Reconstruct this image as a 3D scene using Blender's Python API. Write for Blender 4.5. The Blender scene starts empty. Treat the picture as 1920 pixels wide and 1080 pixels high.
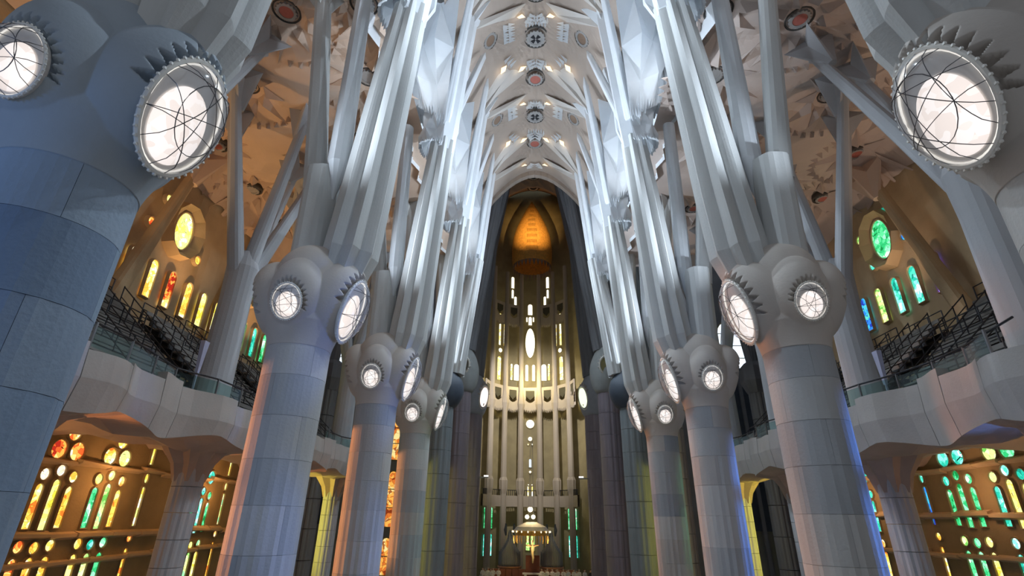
import bpy, math, random
from math import sin, cos, pi, radians, sqrt, atan2
from mathutils import Vector, Matrix, Quaternion
random.seed(7)
SC = bpy.context.scene
COL = SC.collection

# ------------------------------------------------------------------ camera
cam_d = bpy.data.cameras.new('camera')
cam = bpy.data.objects.new('camera', cam_d)
COL.objects.link(cam)
SC.camera = cam
PITCH, YAW, ROLL = .425, -.042, .016
fw = Vector((sin(YAW) * cos(PITCH), cos(YAW) * cos(PITCH), sin(PITCH)))
rt = Vector((cos(YAW), -sin(YAW), 0))
up = rt.cross(fw)
r2 = cos(ROLL) * rt + sin(ROLL) * up
u2 = -sin(ROLL) * rt + cos(ROLL) * up
mw = Matrix((r2, u2, -fw)).transposed().to_4x4()
mw.translation = Vector((-.351, 0, 9.0))
cam.matrix_world = mw
cam_d.sensor_fit = 'HORIZONTAL'
cam_d.sensor_width = 36.0
cam_d.lens = 36.0 * 952.5 / 1920.0
cam_d.clip_start = .1
cam_d.clip_end = 400

# ------------------------------------------------------------------ world and exposure
W = bpy.data.worlds.new('world')
SC.world = W
W.use_nodes = True
W.node_tree.nodes['Background'].inputs[0].default_value = (.82, .89, 1.0, 1)
W.node_tree.nodes['Background'].inputs[1].default_value = .215
SC.view_settings.view_transform = 'Standard'
SC.view_settings.look = 'None'
SC.view_settings.gamma = 1
SC.view_settings.exposure = 0
SC.view_settings.use_curve_mapping = False


def lamp_obj(kind, name, loc, energy, color, target=None, size=.1, angle=60, blend=.5):
    d = bpy.data.lights.new(name, kind)
    d.energy = energy
    d.color = color
    if kind in ('POINT', 'SPOT'):
        d.shadow_soft_size = size
    if kind == 'SPOT':
        d.spot_size = radians(angle)
        d.spot_blend = blend
    o = bpy.data.objects.new(name, d)
    o.location = loc
    if target is not None:
        q = (Vector(target) - Vector(loc)).to_track_quat('-Z', 'Y')
        o.rotation_euler = q.to_euler()
    COL.objects.link(o)
    return o


BAY = 8.56
ROWS = [6.24 + BAY * i for i in range(5)]      # 6.24 14.8 23.36 31.92 40.48
COOL = (.70, .84, 1.0)
# uplights standing on the nave knots (they wash the upper branches and the vault)
for y in ROWS:
    for s in (-1, 1):
        lamp_obj('SPOT', 'knot_uplight', (s * 6.1, y + 1.3, 17.3), 3600, COOL, (-s * 3.6, y + 1.6, 38), .12, 66, .8)
        lamp_obj('SPOT', 'clerestory_light', (s * 6.3, y + 4.2, 34.5), 5500, (.72, .86, 1), (-s * 6.3, y + .5, 20), .15, 80, 1)
for y in ROWS[1:]:
    for s in (-1, 1):
        lamp_obj('SPOT', 'skirt_fill', (s * 6.7, y - 4.6, 31.0), 220, (.86, .93, 1), (s * 6.3, y, 32.5), .06, 90, .8)  # added fill between the columns, brightens the pale skirts
        lamp_obj('SPOT', 'gallery_floodlight', (-s * 13.6, y - 4.28, 14.3), 22000, (.74, .86, 1), (s * 5.5, y - .3, 32.8), .2, 36, 1)
# warm uplights at the back of the galleries (they wash the aisle vaults)
for k, y in enumerate((10.5, 19.0, 27.6, 36.2)):
    lamp_obj('SPOT', 'gallery_uplight', (-20.6, y, 19.4), 1250, (1, .58, .26), (-18.5, y + 1, 31), .12, 112, .9)
    lamp_obj('SPOT', 'gallery_uplight', (20.6, y, 19.6), 700, (1, .72, .52), (18.5, y + 1, 31), .12, 112, .9)
# added coloured spots aimed at the columns, standing in for stained-glass daylight
for y in (14.8, 23.36, 31.92):
    for za, zl in ((8.2, 8.6), (11.8, 9.6)):
        lamp_obj('SPOT', 'window_light', (-21.6, y + 2.2, zl), 8000, (1, .34, .10), (-8.0, y, za), .3, 18, .5)
        lamp_obj('SPOT', 'window_light', (21.6, y + 3.0, zl), 9000 if y < 30 else 1500, (.08, .27, 1.0) if y < 30 else (.1, .8, .4), (8.0, y, za), .3, 16, .5)
lamp_obj('SPOT', 'window_light', (-21.8, 33.5, 9.0), 3500, (.95, .85, .12), (-15, 39.5, 9), .5, 60, .6)
lamp_obj('SPOT', 'window_light', (21.8, 33.5, 9.0), 3500, (.95, .85, .12), (15, 39.5, 9), .5, 60, .6)
lamp_obj('SPOT', 'window_light', (-14, -6, 10), 1700, (.16, .42, 1.0), (-7.5, 6, 11), .8, 40, .6)  # added blue spot behind the camera, tints the nearest left trunk
# warm point lights added by the lower windows to tint the gallery soffits
for y in (19.0, 27.0, 36.0):
    lamp_obj('POINT', 'soffit_fill', (-20.8, y, 10.3), 170, (1, .50, .18), None, .1)
    lamp_obj('POINT', 'soffit_fill', (20.8, y + 1, 10.6), 110, (1, .58, .30), None, .1)
# apse
lamp_obj('POINT', 'apse_fill', (-.6, 84.5, 30.2), 900, (1, .80, .34), None, .3)  # added warm fill behind the gallery band, gilds the apse
for s in (-1, 1):
    lamp_obj('SPOT', 'dome_fill', (s * 5.2, 66, 49), 15000, (1, .60, .22), (-.25, 85, 59.5), .1, 27, 1)  # added pair of warm spots by the crossing branches, brightens the dome
lamp_obj('POINT', 'canopy_lamp', (-.4, 71.2, 9.6), 160, (1, .8, .45), None, .15)
lamp_obj('POINT', 'canopy_lamp', (-.4, 70.4, 6.3), 140, (1, .75, .4), None, .15)
lamp_obj('SPOT', 'apse_column_fill', (-.4, 66, 32), 15000, (1, .93, .87), (-.5, 82, 26), .2, 75, .6)  # added white fill in the open crossing, brightens the apse columns


# ------------------------------------------------------------------ materials
def nt(m):
    m.use_nodes = True
    t = m.node_tree
    t.nodes.clear()
    return t, t.nodes.new


MATS = {}


def stone(name, col, var=.12, rough=.75, scale=1.4, bump=.15, streak=False):
    if name in MATS:
        return MATS[name]
    m = bpy.data.materials.new(name)
    t, N = nt(m)
    out = N('ShaderNodeOutputMaterial')
    b = N('ShaderNodeBsdfPrincipled')
    b.inputs['Roughness'].default_value = rough
    g = N('ShaderNodeNewGeometry')
    n1 = N('ShaderNodeTexNoise')
    n1.inputs['Scale'].default_value = scale
    n1.inputs['Detail'].default_value = 6
    n2 = N('ShaderNodeTexNoise')
    n2.inputs['Scale'].default_value = 14
    n2.inputs['Detail'].default_value = 3
    mp = N('ShaderNodeMapping')
    mp.inputs['Scale'].default_value = (1, 1, .25) if streak else (1, 1, 1)
    t.links.new(g.outputs['Position'], mp.inputs['Vector'])
    t.links.new(mp.outputs[0], n1.inputs['Vector'])
    t.links.new(g.outputs['Position'], n2.inputs['Vector'])
    r = N('ShaderNodeValToRGB')
    r.color_ramp.elements[0].position = .3
    r.color_ramp.elements[1].position = .7
    r.color_ramp.elements[0].color = [c * (1 - var) for c in col] + [1]
    r.color_ramp.elements[1].color = [min(1, c * (1 + var)) for c in col] + [1]
    t.links.new(n1.outputs['Fac'], r.inputs['Fac'])
    bp = N('ShaderNodeBump')
    bp.inputs['Strength'].default_value = bump
    bp.inputs['Distance'].default_value = .05
    t.links.new(n2.outputs['Fac'], bp.inputs['Height'])
    t.links.new(bp.outputs[0], b.inputs['Normal'])
    t.links.new(r.outputs[0], b.inputs['Base Color'])
    t.links.new(b.outputs[0], out.inputs[0])
    MATS[name] = m
    return m


def plain(name, col, rough=.5, metal=0.0):
    if name in MATS:
        return MATS[name]
    m = bpy.data.materials.new(name)
    t, N = nt(m)
    out = N('ShaderNodeOutputMaterial')
    b = N('ShaderNodeBsdfPrincipled')
    b.inputs['Roughness'].default_value = rough
    b.inputs['Metallic'].default_value = metal
    n = N('ShaderNodeTexNoise')
    n.inputs['Scale'].default_value = 6
    r = N('ShaderNodeValToRGB')
    r.color_ramp.elements[0].color = [c * .88 for c in col] + [1]
    r.color_ramp.elements[1].color = [min(1, c * 1.1) for c in col] + [1]
    t.links.new(n.outputs['Fac'], r.inputs['Fac'])
    t.links.new(r.outputs[0], b.inputs['Base Color'])
    t.links.new(b.outputs[0], out.inputs[0])
    MATS[name] = m
    return m


def glow(name, col, strength):
    if name in MATS:
        return MATS[name]
    m = bpy.data.materials.new(name)
    t, N = nt(m)
    out = N('ShaderNodeOutputMaterial')
    e = N('ShaderNodeEmission')
    e.inputs[0].default_value = (*col, 1)
    e.inputs[1].default_value = strength
    t.links.new(e.outputs[0], out.inputs[0])
    MATS[name] = m
    return m


def stained(name, cols, strength=1.6, scale=4.2, big=.9, lead=.012):
    """daylight behind leaded glass: irregular coloured pieces with dark leads"""
    if name in MATS:
        return MATS[name]
    m = bpy.data.materials.new(name)
    t, N = nt(m)
    out = N('ShaderNodeOutputMaterial')
    e = N('ShaderNodeEmission')
    g = N('ShaderNodeNewGeometry')
    v = N('ShaderNodeTexVoronoi')
    v.inputs['Scale'].default_value = scale
    ve = N('ShaderNodeTexVoronoi')
    ve.feature = 'DISTANCE_TO_EDGE'
    ve.inputs['Scale'].default_value = scale
    nz = N('ShaderNodeTexNoise')
    nz.inputs['Scale'].default_value = big
    nz.inputs['Detail'].default_value = 1
    sep = N('ShaderNodeSeparateColor')
    mx = N('ShaderNodeMath')
    mx.operation = 'MULTIPLY_ADD'
    mx.inputs[1].default_value = .5
    m2 = N('ShaderNodeMath')
    m2.operation = 'MULTIPLY_ADD'
    m2.inputs[1].default_value = 1.5
    m2.inputs[2].default_value = -.5
    for k in (v, ve, nz):
        t.links.new(g.outputs['Position'], k.inputs['Vector'])
    t.links.new(v.outputs['Color'], sep.inputs[0])
    t.links.new(nz.outputs['Fac'], m2.inputs[0])
    t.links.new(sep.outputs[0], mx.inputs[0])
    t.links.new(m2.outputs[0], mx.inputs[2])
    r = N('ShaderNodeValToRGB')
    r.color_ramp.interpolation = 'CONSTANT'
    n = len(cols)
    while len(r.color_ramp.elements) < n:
        r.color_ramp.elements.new(.5)
    for i, c in enumerate(cols):
        r.color_ramp.elements[i].position = i / n
    for i, c in enumerate(cols):
        r.color_ramp.elements[i].color = (*c, 1)
    t.links.new(mx.outputs[0], r.inputs['Fac'])
    ld = N('ShaderNodeMath')
    ld.operation = 'GREATER_THAN'
    ld.inputs[1].default_value = lead
    t.links.new(ve.outputs['Distance'], ld.inputs[0])
    st = N('ShaderNodeMath')
    st.operation = 'MULTIPLY'
    st.inputs[1].default_value = strength
    t.links.new(ld.outputs[0], st.inputs[0])
    t.links.new(st.outputs[0], e.inputs[1])
    t.links.new(r.outputs[0], e.inputs[0])
    t.links.new(e.outputs[0], out.inputs[0])
    MATS[name] = m
    return m


def glass(name, tint, mixf):
    if name in MATS:
        return MATS[name]
    m = bpy.data.materials.new(name)
    t, N = nt(m)
    out = N('ShaderNodeOutputMaterial')
    a = N('ShaderNodeBsdfTransparent')
    a.inputs[0].default_value = (*tint, 1)
    b = N('ShaderNodeBsdfPrincipled')
    b.inputs['Base Color'].default_value = (.55, .58, .62, 1)
    b.inputs['Roughness'].default_value = .15
    mx = N('ShaderNodeMixShader')
    fr = N('ShaderNodeLayerWeight')
    fr.inputs[0].default_value = mixf
    t.links.new(fr.outputs['Facing'], mx.inputs[0])
    t.links.new(a.outputs[0], mx.inputs[1])
    t.links.new(b.outputs[0], mx.inputs[2])
    t.links.new(mx.outputs[0], out.inputs[0])
    MATS[name] = m
    return m


BLOCKS = [stone('stone_block_%d' % i, c, .10, .72, 1.2, .2, True) for i, c in enumerate((
    (.47, .48, .48), (.53, .53, .52), (.40, .42, .44), (.58, .57, .55), (.49, .47, .45), (.33, .36, .40)))]
BLUE_LIT = [stone('blue_lit_block_%d' % i, c, .12, .7, 1.2, .2, True) for i, c in enumerate((
    (.24, .33, .46), (.28, .38, .50), (.21, .29, .42), (.32, .41, .52), (.26, .34, .45), (.19, .27, .39)))]  # blue light on the nearest left trunk put into its stone colour
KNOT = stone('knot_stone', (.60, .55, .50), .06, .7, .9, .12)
KNOT_BLUE_LIT = stone('knot_stone_blue_lit', (.38, .44, .50), .08, .7, .9, .12)  # same blue light put into that column's knot colour
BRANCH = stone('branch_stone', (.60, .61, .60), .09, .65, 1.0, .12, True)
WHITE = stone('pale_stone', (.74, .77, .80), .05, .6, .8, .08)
AISLE = stone('aisle_column_stone', (.47, .48, .50), .08, .7, 1.0, .15, True)
BASALT = stone('basalt', (.22, .25, .26), .12, .6, 1.2, .2, True)
BASALTD = stone('basalt_dark', (.07, .09, .12), .12, .6, 1.2, .2)
PORPH = stone('porphyry', (.27, .23, .26), .12, .55, 1.2, .2, True)
PORPHL = stone('porphyry_pale', (.34, .30, .34), .12, .55, 1.2, .2, True)
GRANB = stone('blue_granite', (.20, .205, .22), .1, .6, 1.2, .15, True)
RIBM = stone('rib_plaster', (.58, .54, .50), .05, .8, .6, .1)
VAULT = stone('vault_plaster', (.43, .355, .30), .06, .85, .6, .1)
AVAULT = stone('aisle_vault_plaster', (.60, .46, .36), .07, .85, .6, .1)
AVAULTR = stone('aisle_vault_plaster_right', (.54, .45, .40), .07, .85, .6, .1)  # left vault warmer than right: lighting tint put into the plaster colours
PARAPET = stone('parapet_stone', (.46, .43, .40), .08, .75, .8, .15)
SOFFIT = stone('soffit_stone', (.46, .35, .28), .1, .8, .8, .15)
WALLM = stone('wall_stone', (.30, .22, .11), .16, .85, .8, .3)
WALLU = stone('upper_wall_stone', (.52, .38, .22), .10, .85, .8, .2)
WALLG = stone('transept_stone', (.30, .31, .33), .12, .85, .5, .2)
APSE = stone('apse_stone', (.50, .44, .36), .08, .7, 1.0, .1, True)
APSEW = stone('apse_wall_stone', (.36, .31, .18), .14, .8, .6, .2)
FLOORM = stone('floor_stone', (.42, .40, .38), .08, .4, .5, .05)
DARKM = plain('dark_metal', (.05, .05, .055), .5, .6)
STEEL = plain('steel', (.30, .31, .33), .35, .8)
SEAT = plain('seat_boards', (.20, .185, .17), .7)
SEATB = plain('seat_front', (.035, .035, .04), .7)
WHITEP = plain('white_paint', (.85, .84, .80), .4)
LAMPM = stained('lamp_light', ((1, .90, .84), (.90, .80, .74), (1, .93, .89), (.95, .86, .80)), 1.22, 3.2, 2.0, -1)
RINGM = glow('rim_lit_glow', (1, .95, .86), 1.3)
LAMPR = plain('lamp_reflector', (.75, .72, .68), .4, .1)
RIM = plain('lamp_rim', (.90, .88, .82), .4)
DOME = glass('lamp_glass', (.93, .93, .95), .30)
RAILG = glass('rail_glass', (.72, .86, .83), .08)
WIRE = plain('wire', (.13, .13, .14), .4, .5)
GOLD = plain('gold_leaf', (.95, .58, .16), .35, .7)
GOLDM = stone('gold_mosaic', (.80, .42, .10), .2, .45, 3.0, .3)
BROWN = stone('brown_plaster', (.27, .20, .16), .15, .85, .5, .1)
GRILLE = plain('grille', (.33, .32, .31), .6)
GRILLER = plain('grille_red', (.42, .13, .10), .6)
HOLE = plain('grille_shadow', (.02, .02, .025), .9)
HOLEW = plain('oculus_recess', (.06, .055, .05), .9)
WOOD = stone('wood', (.24, .08, .04), .2, .5, 2, .1)
ORGAN = plain('organ_metal', (.30, .32, .36), .4, .5)
WARMSPOT = glow('rib_light', (1, .82, .56), 1.7)
SKYW = glow('daylight', (.78, .88, 1.0), 1.6)
GOLDW = stained('glass_gold', ((1, .85, .30), (1, .95, .6), (1, .75, .2), (1, .97, .8)), 1.9, 1.2)
GOLDB = glow('glass_gold_bright', (1, .92, .68), 2.6)
PALS = {
    'red': stained('glass_red', ((.35, .02, .01), (.75, .10, .02), (1, .35, .06), (1, .62, .18), (1, .88, .55)), 1.7),
    'orange': stained('glass_orange', ((.8, .16, .02), (1, .42, .05), (1, .65, .10), (1, .85, .30), (1, .93, .65)), 1.7),
    'yellow': stained('glass_yellow', ((.7, .6, .05), (1, .75, .15), (.95, .9, .3), (.75, .85, .25), (1, .95, .7)), 1.6),
    'lime': stained('glass_lime', ((.15, .5, .08), (.4, .8, .2), (.75, .9, .3), (.9, .95, .5), (.3, .8, .4)), 1.5),
    'green': stained('glass_green', ((.01, .22, .05), (.03, .5, .16), (.10, .70, .28), (.30, .85, .5), (.75, .95, .75)), 1.5),
    'teal': stained('glass_teal', ((.01, .25, .18), (.02, .5, .35), (.08, .7, .5), (.25, .8, .75), (.7, .95, .9)), 1.5),
    'blue': stained('glass_blue', ((.02, .04, .35), (.03, .2, .7), (.05, .45, .7), (.10, .6, .5), (.5, .8, .9)), 1.5),
    'violet': stained('glass_violet', ((.10, .03, .4), (.15, .08, .7), (.3, .2, .9), (.05, .1, .6), (.5, .5, 1)), 1.4),
    'white': stained('glass_white', ((.9, .8, .6), (1, .9, .75), (1, .95, .9), (.95, .75, .5), (1, .85, .6)), 1.6),
}


# ------------------------------------------------------------------ mesh helpers
class MB:
    def __init__(s):
        s.v = []
        s.f = []

    def add(s, vs, fs):
        o = len(s.v)
        s.v += [tuple(p) for p in vs]
        s.f += [tuple(i + o for i in f) for f in fs]
        return s

    def box(s, lo, hi):
        x0, y0, z0 = lo
        x1, y1, z1 = hi
        return s.add([(x0, y0, z0), (x1, y0, z0), (x1, y1, z0), (x0, y1, z0), (x0, y0, z1), (x1, y0, z1), (x1, y1, z1), (x0, y1, z1)],
                     [(3, 2, 1, 0), (4, 5, 6, 7), (0, 1, 5, 4), (1, 2, 6, 5), (2, 3, 7, 6), (3, 0, 4, 7)])

    def tube(s, pts, rads, n=12, prof=None, cap=True, ref=(0, 0, 1), twist=0.0):
        """prof(k, n, i): radius factor around the section"""
        P = [Vector(p) for p in pts]
        rings = []
        for i, p in enumerate(P):
            d = (P[min(i + 1, len(P) - 1)] - P[max(i - 1, 0)]).normalized()
            rf = Vector(ref)
            if abs(d.dot(rf)) > .95:
                rf = Vector((1, 0, 0))
            a = d.cross(rf).normalized()
            b = d.cross(a)
            rr = rads[i] if isinstance(rads, (list, tuple)) else rads
            ring = []
            for k in range(n):
                th = 2 * pi * k / n + twist * i
                f = prof(k, n, i) if prof else 1
                ring.append(p + (a * cos(th) + b * sin(th)) * rr * f)
            rings.append(ring)
        vs = [q for r in rings for q in r]
        fs = []
        for i in range(len(P) - 1):
            for k in range(n):
                k2 = (k + 1) % n
                fs.append((i * n + k, i * n + k2, (i + 1) * n + k2, (i + 1) * n + k))
        if cap:
            fs.append(tuple(range(n - 1, -1, -1)))
            fs.append(tuple((len(P) - 1) * n + k for k in range(n)))
        return s.add(vs, fs)

    def lathe(s, prof, n=24, c=(0, 0, 0), a0=0, a1=2 * pi):
        full = abs(a1 - a0 - 2 * pi) < 1e-6
        m = n if full else n + 1
        vs = []
        for (r, z) in prof:
            for k in range(m):
                th = a0 + (a1 - a0) * k / n
                vs.append((c[0] + r * cos(th), c[1] + r * sin(th), c[2] + z))
        fs = []
        for i in range(len(prof) - 1):
            for k in range(n):
                k2 = (k + 1) % m
                fs.append((i * m + k, i * m + k2, (i + 1) * m + k2, (i + 1) * m + k))
        return s.add(vs, fs)

    def prism(s, poly, fn0, fn1):
        """poly: list of 2-D points, fn0/fn1 map (u, v) to front and back 3-D points"""
        n = len(poly)
        vs = [fn0(*p) for p in poly] + [fn1(*p) for p in poly]
        fs = [tuple(range(n)), tuple(range(2 * n - 1, n - 1, -1))]
        for k in range(n):
            k2 = (k + 1) % n
            fs.append((k2, k, n + k, n + k2))
        return s.add(vs, fs)

    def mesh(s, name, mat, smooth=False):
        me = bpy.data.meshes.new(name)
        me.from_pydata(s.v, [], s.f)
        me.update()
        me.materials.append(mat)
        if smooth:
            me.polygons.foreach_set('use_smooth', [True] * len(me.polygons))
        return me

    def obj(s, name, mat, parent=None, smooth=False):
        return link(name, s.mesh(name, mat, smooth), parent)


def link(name, me, parent=None, mat=None, loc=None):
    o = bpy.data.objects.new(name, me)
    if parent is not None:
        o.parent = parent
    if mat is not None:
        o.material_slots[0].link = 'OBJECT'
        o.material_slots[0].material = mat
    if loc is not None:
        o.location = loc
    COL.objects.link(o)
    return o


def tag(o, label=None, cat=None, group=None, kind=None):
    for k, v in (('label', label), ('category', cat), ('group', group), ('kind', kind)):
        if v:
            o[k] = v
    return o


def thing(name, label, cat, loc=(0, 0, 0), group=None):
    o = bpy.data.objects.new(name, None)
    o.empty_display_size = .3
    o.location = loc
    COL.objects.link(o)
    return tag(o, label, cat, group)


def struct(name, parent=None):
    o = bpy.data.objects.new(name, None)
    COL.objects.link(o)
    o['kind'] = 'structure'
    return o


def kids(o):
    return [c for c in bpy.data.objects if c.parent == o]


# ------------------------------------------------------------------ floor
o = MB().box((-32, -6, -.3), (32, 95, 0)).obj('floor', FLOORM)
o['kind'] = 'structure'
# raised chancel
ch = thing('chancel_platform', 'raised stone platform under the altar canopy at the far end', 'platform', (-.6, 76, 0))
for k in range(4):
    MB().box((-8 + .3 * k, -9.5 + .45 * k, .4 * k), (8 - .3 * k, 9 - .3 * k, .4 * k + .4)).obj('step', FLOORM, ch)

# ------------------------------------------------------------------ nave columns
NF = 12


def block_mesh(level, h, r, amp):
    """a third of a drum of the trunk, fluted low down"""
    mb = MB()
    n = 14
    g = .003
    a0, a1 = g, 2 * pi / 3 - g
    top, bot = h - .003, .003
    vs = []
    for z in (bot, top):
        for ring in (0, 1):
            for k in range(n + 1):
                th = a0 + (a1 - a0) * k / n
                rr = r * (1 - amp * (.5 + .5 * cos(NF * 2 * th))) if ring == 0 else r * .72
                vs.append((rr * cos(th), rr * sin(th), z))
    m = n + 1
    fs = []
    for k in range(n):
        fs.append((k, k + 1, 2 * m + k + 1, 2 * m + k))
        fs.append((m + k + 1, m + k, 3 * m + k, 3 * m + k + 1))
        fs.append((2 * m + k, 2 * m + k + 1, 3 * m + k + 1, 3 * m + k))
        fs.append((k + 1, k, m + k, m + k + 1))
    fs.append((0, 2 * m, 3 * m, m))
    fs.append((n, m + n, 3 * m + n, 2 * m + n))
    mb.add(vs, fs)
    return mb.mesh('stone_block', BLOCKS[0])


DRUM_H = 1.15
DRUMS = [block_mesh(i, DRUM_H, .92 + .03 * max(0, 8 - i) / 8, .05 * max(0, min(1, (10.5 - i) / 5))) for i in range(12)]

# --- knot: radial height field round the column axis, four lobes
BIG = dict(c0=.75, sh=.25, A=1.0, B=1.05, C=1.42, z0=15.15, pr=1.44, pz=14.9, tilt=radians(15), a=.74, b=1.03)
SML = dict(c0=.75, sh=.10, A=.80, B=.85, C=1.2, z0=15.1, pr=1.36, pz=14.68, tilt=radians(17), a=.45, b=.54)


def lobe_r(L, th, z):
    dz = (z - L['z0']) / L['C']
    if abs(dz) >= 1 or cos(th) <= 0:
        return 0
    c0 = L['c0'] + L['sh'] * (z - L['z0'])
    # ((r cos - c0)/A)^2 + (r sin / B)^2 = 1 - dz^2
    a = (cos(th) / L['A']) ** 2 + (sin(th) / L['B']) ** 2
    b = -2 * cos(th) * c0 / L['A'] ** 2
    c = (c0 / L['A']) ** 2 - (1 - dz * dz)
    D = b * b - 4 * a * c
    return (-b + sqrt(D)) / (2 * a) if D > 0 else 0


def knot_r(th, z, cut=True):
    # body
    if z < 14.3:
        r = .93 + .22 * ((z - 13.55) / .75) ** 1.5
    elif z < 15.9:
        r = 1.15 + .04 * sin((z - 14.3) / 1.6 * pi)
    else:
        r = 1.15 * sqrt(max(0.0, 1 - ((z - 15.9) / 1.25) ** 2))
    for k in range(4):
        L = BIG if k % 2 == 0 else SML
        t = (th - k * pi / 2 + pi) % (2 * pi) - pi
        rl = lobe_r(L, t, z)
        if cut and rl > 0:
            # lamp plane: (x-pr)*cos(tilt) - (z-pz)*sin(tilt) = 0, x = r cos t
            x = L['pr'] + (z - L['pz']) * math.tan(L['tilt'])
            rp = x / max(.05, cos(t))
            v = (z - L['pz']) / cos(L['tilt']) / L['b']
            u = rp * sin(t) / L['a']
            if u * u + v * v < 1.0:
                rl = min(rl, rp - .05)
        r = max(r, rl)
    if cut:
        # pointed notches cut into the stone round the upper rim of each lamp
        for k in range(4):
            L = BIG if k % 2 == 0 else SML
            t = (th - k * pi / 2 + pi) % (2 * pi) - pi
            if cos(t) < .2:
                continue
            u = r * sin(t) / L['a']
            v = (z - L['pz']) / cos(L['tilt']) / L['b']
            q = atan2(v, u)
            w_ = (L['pr'] + (z - L['pz']) * math.tan(L['tilt'])) - r * cos(t)
            ro = sqrt(u * u + v * v) + max(0, w_) * .8 / L['a']
            ln = .46
            if 1.0 < ro < 1.1 + ln and (-.35 < q < pi + .35):
                f = abs(((q * (30 if L is BIG else 28) / (2 * pi)) % 1.0) - .5)
                hw = .5 * (1 - max(0, ro - 1.08) / ln)
                if f < hw:
                    r -= (.24 if L is BIG else .15) * min(1, 2.2 * (1 - f / hw)) * min(1, (1.1 + ln - ro) * 3)
    return r


def knot_mesh():
    NT, NZ = 400, 160
    mb = MB()
    vs = []
    for j in range(NZ + 1):
        z = 13.55 + (17.14 - 13.55) * j / NZ
        for k in range(NT):
            th = 2 * pi * k / NT
            r = knot_r(th, z)
            vs.append((r * cos(th), r * sin(th), z))
    fs = []
    for j in range(NZ):
        for k in range(NT):
            k2 = (k + 1) % NT
            fs.append((j * NT + k, j * NT + k2, (j + 1) * NT + k2, (j + 1) * NT + k))
    fs.append(tuple(NZ * NT + k for k in range(NT)))
    fs.append(tuple(range(NT - 1, -1, -1)))
    mb.add(vs, fs)
    return mb.mesh('knot', KNOT, True)


KNOT_ME = knot_mesh()


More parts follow.
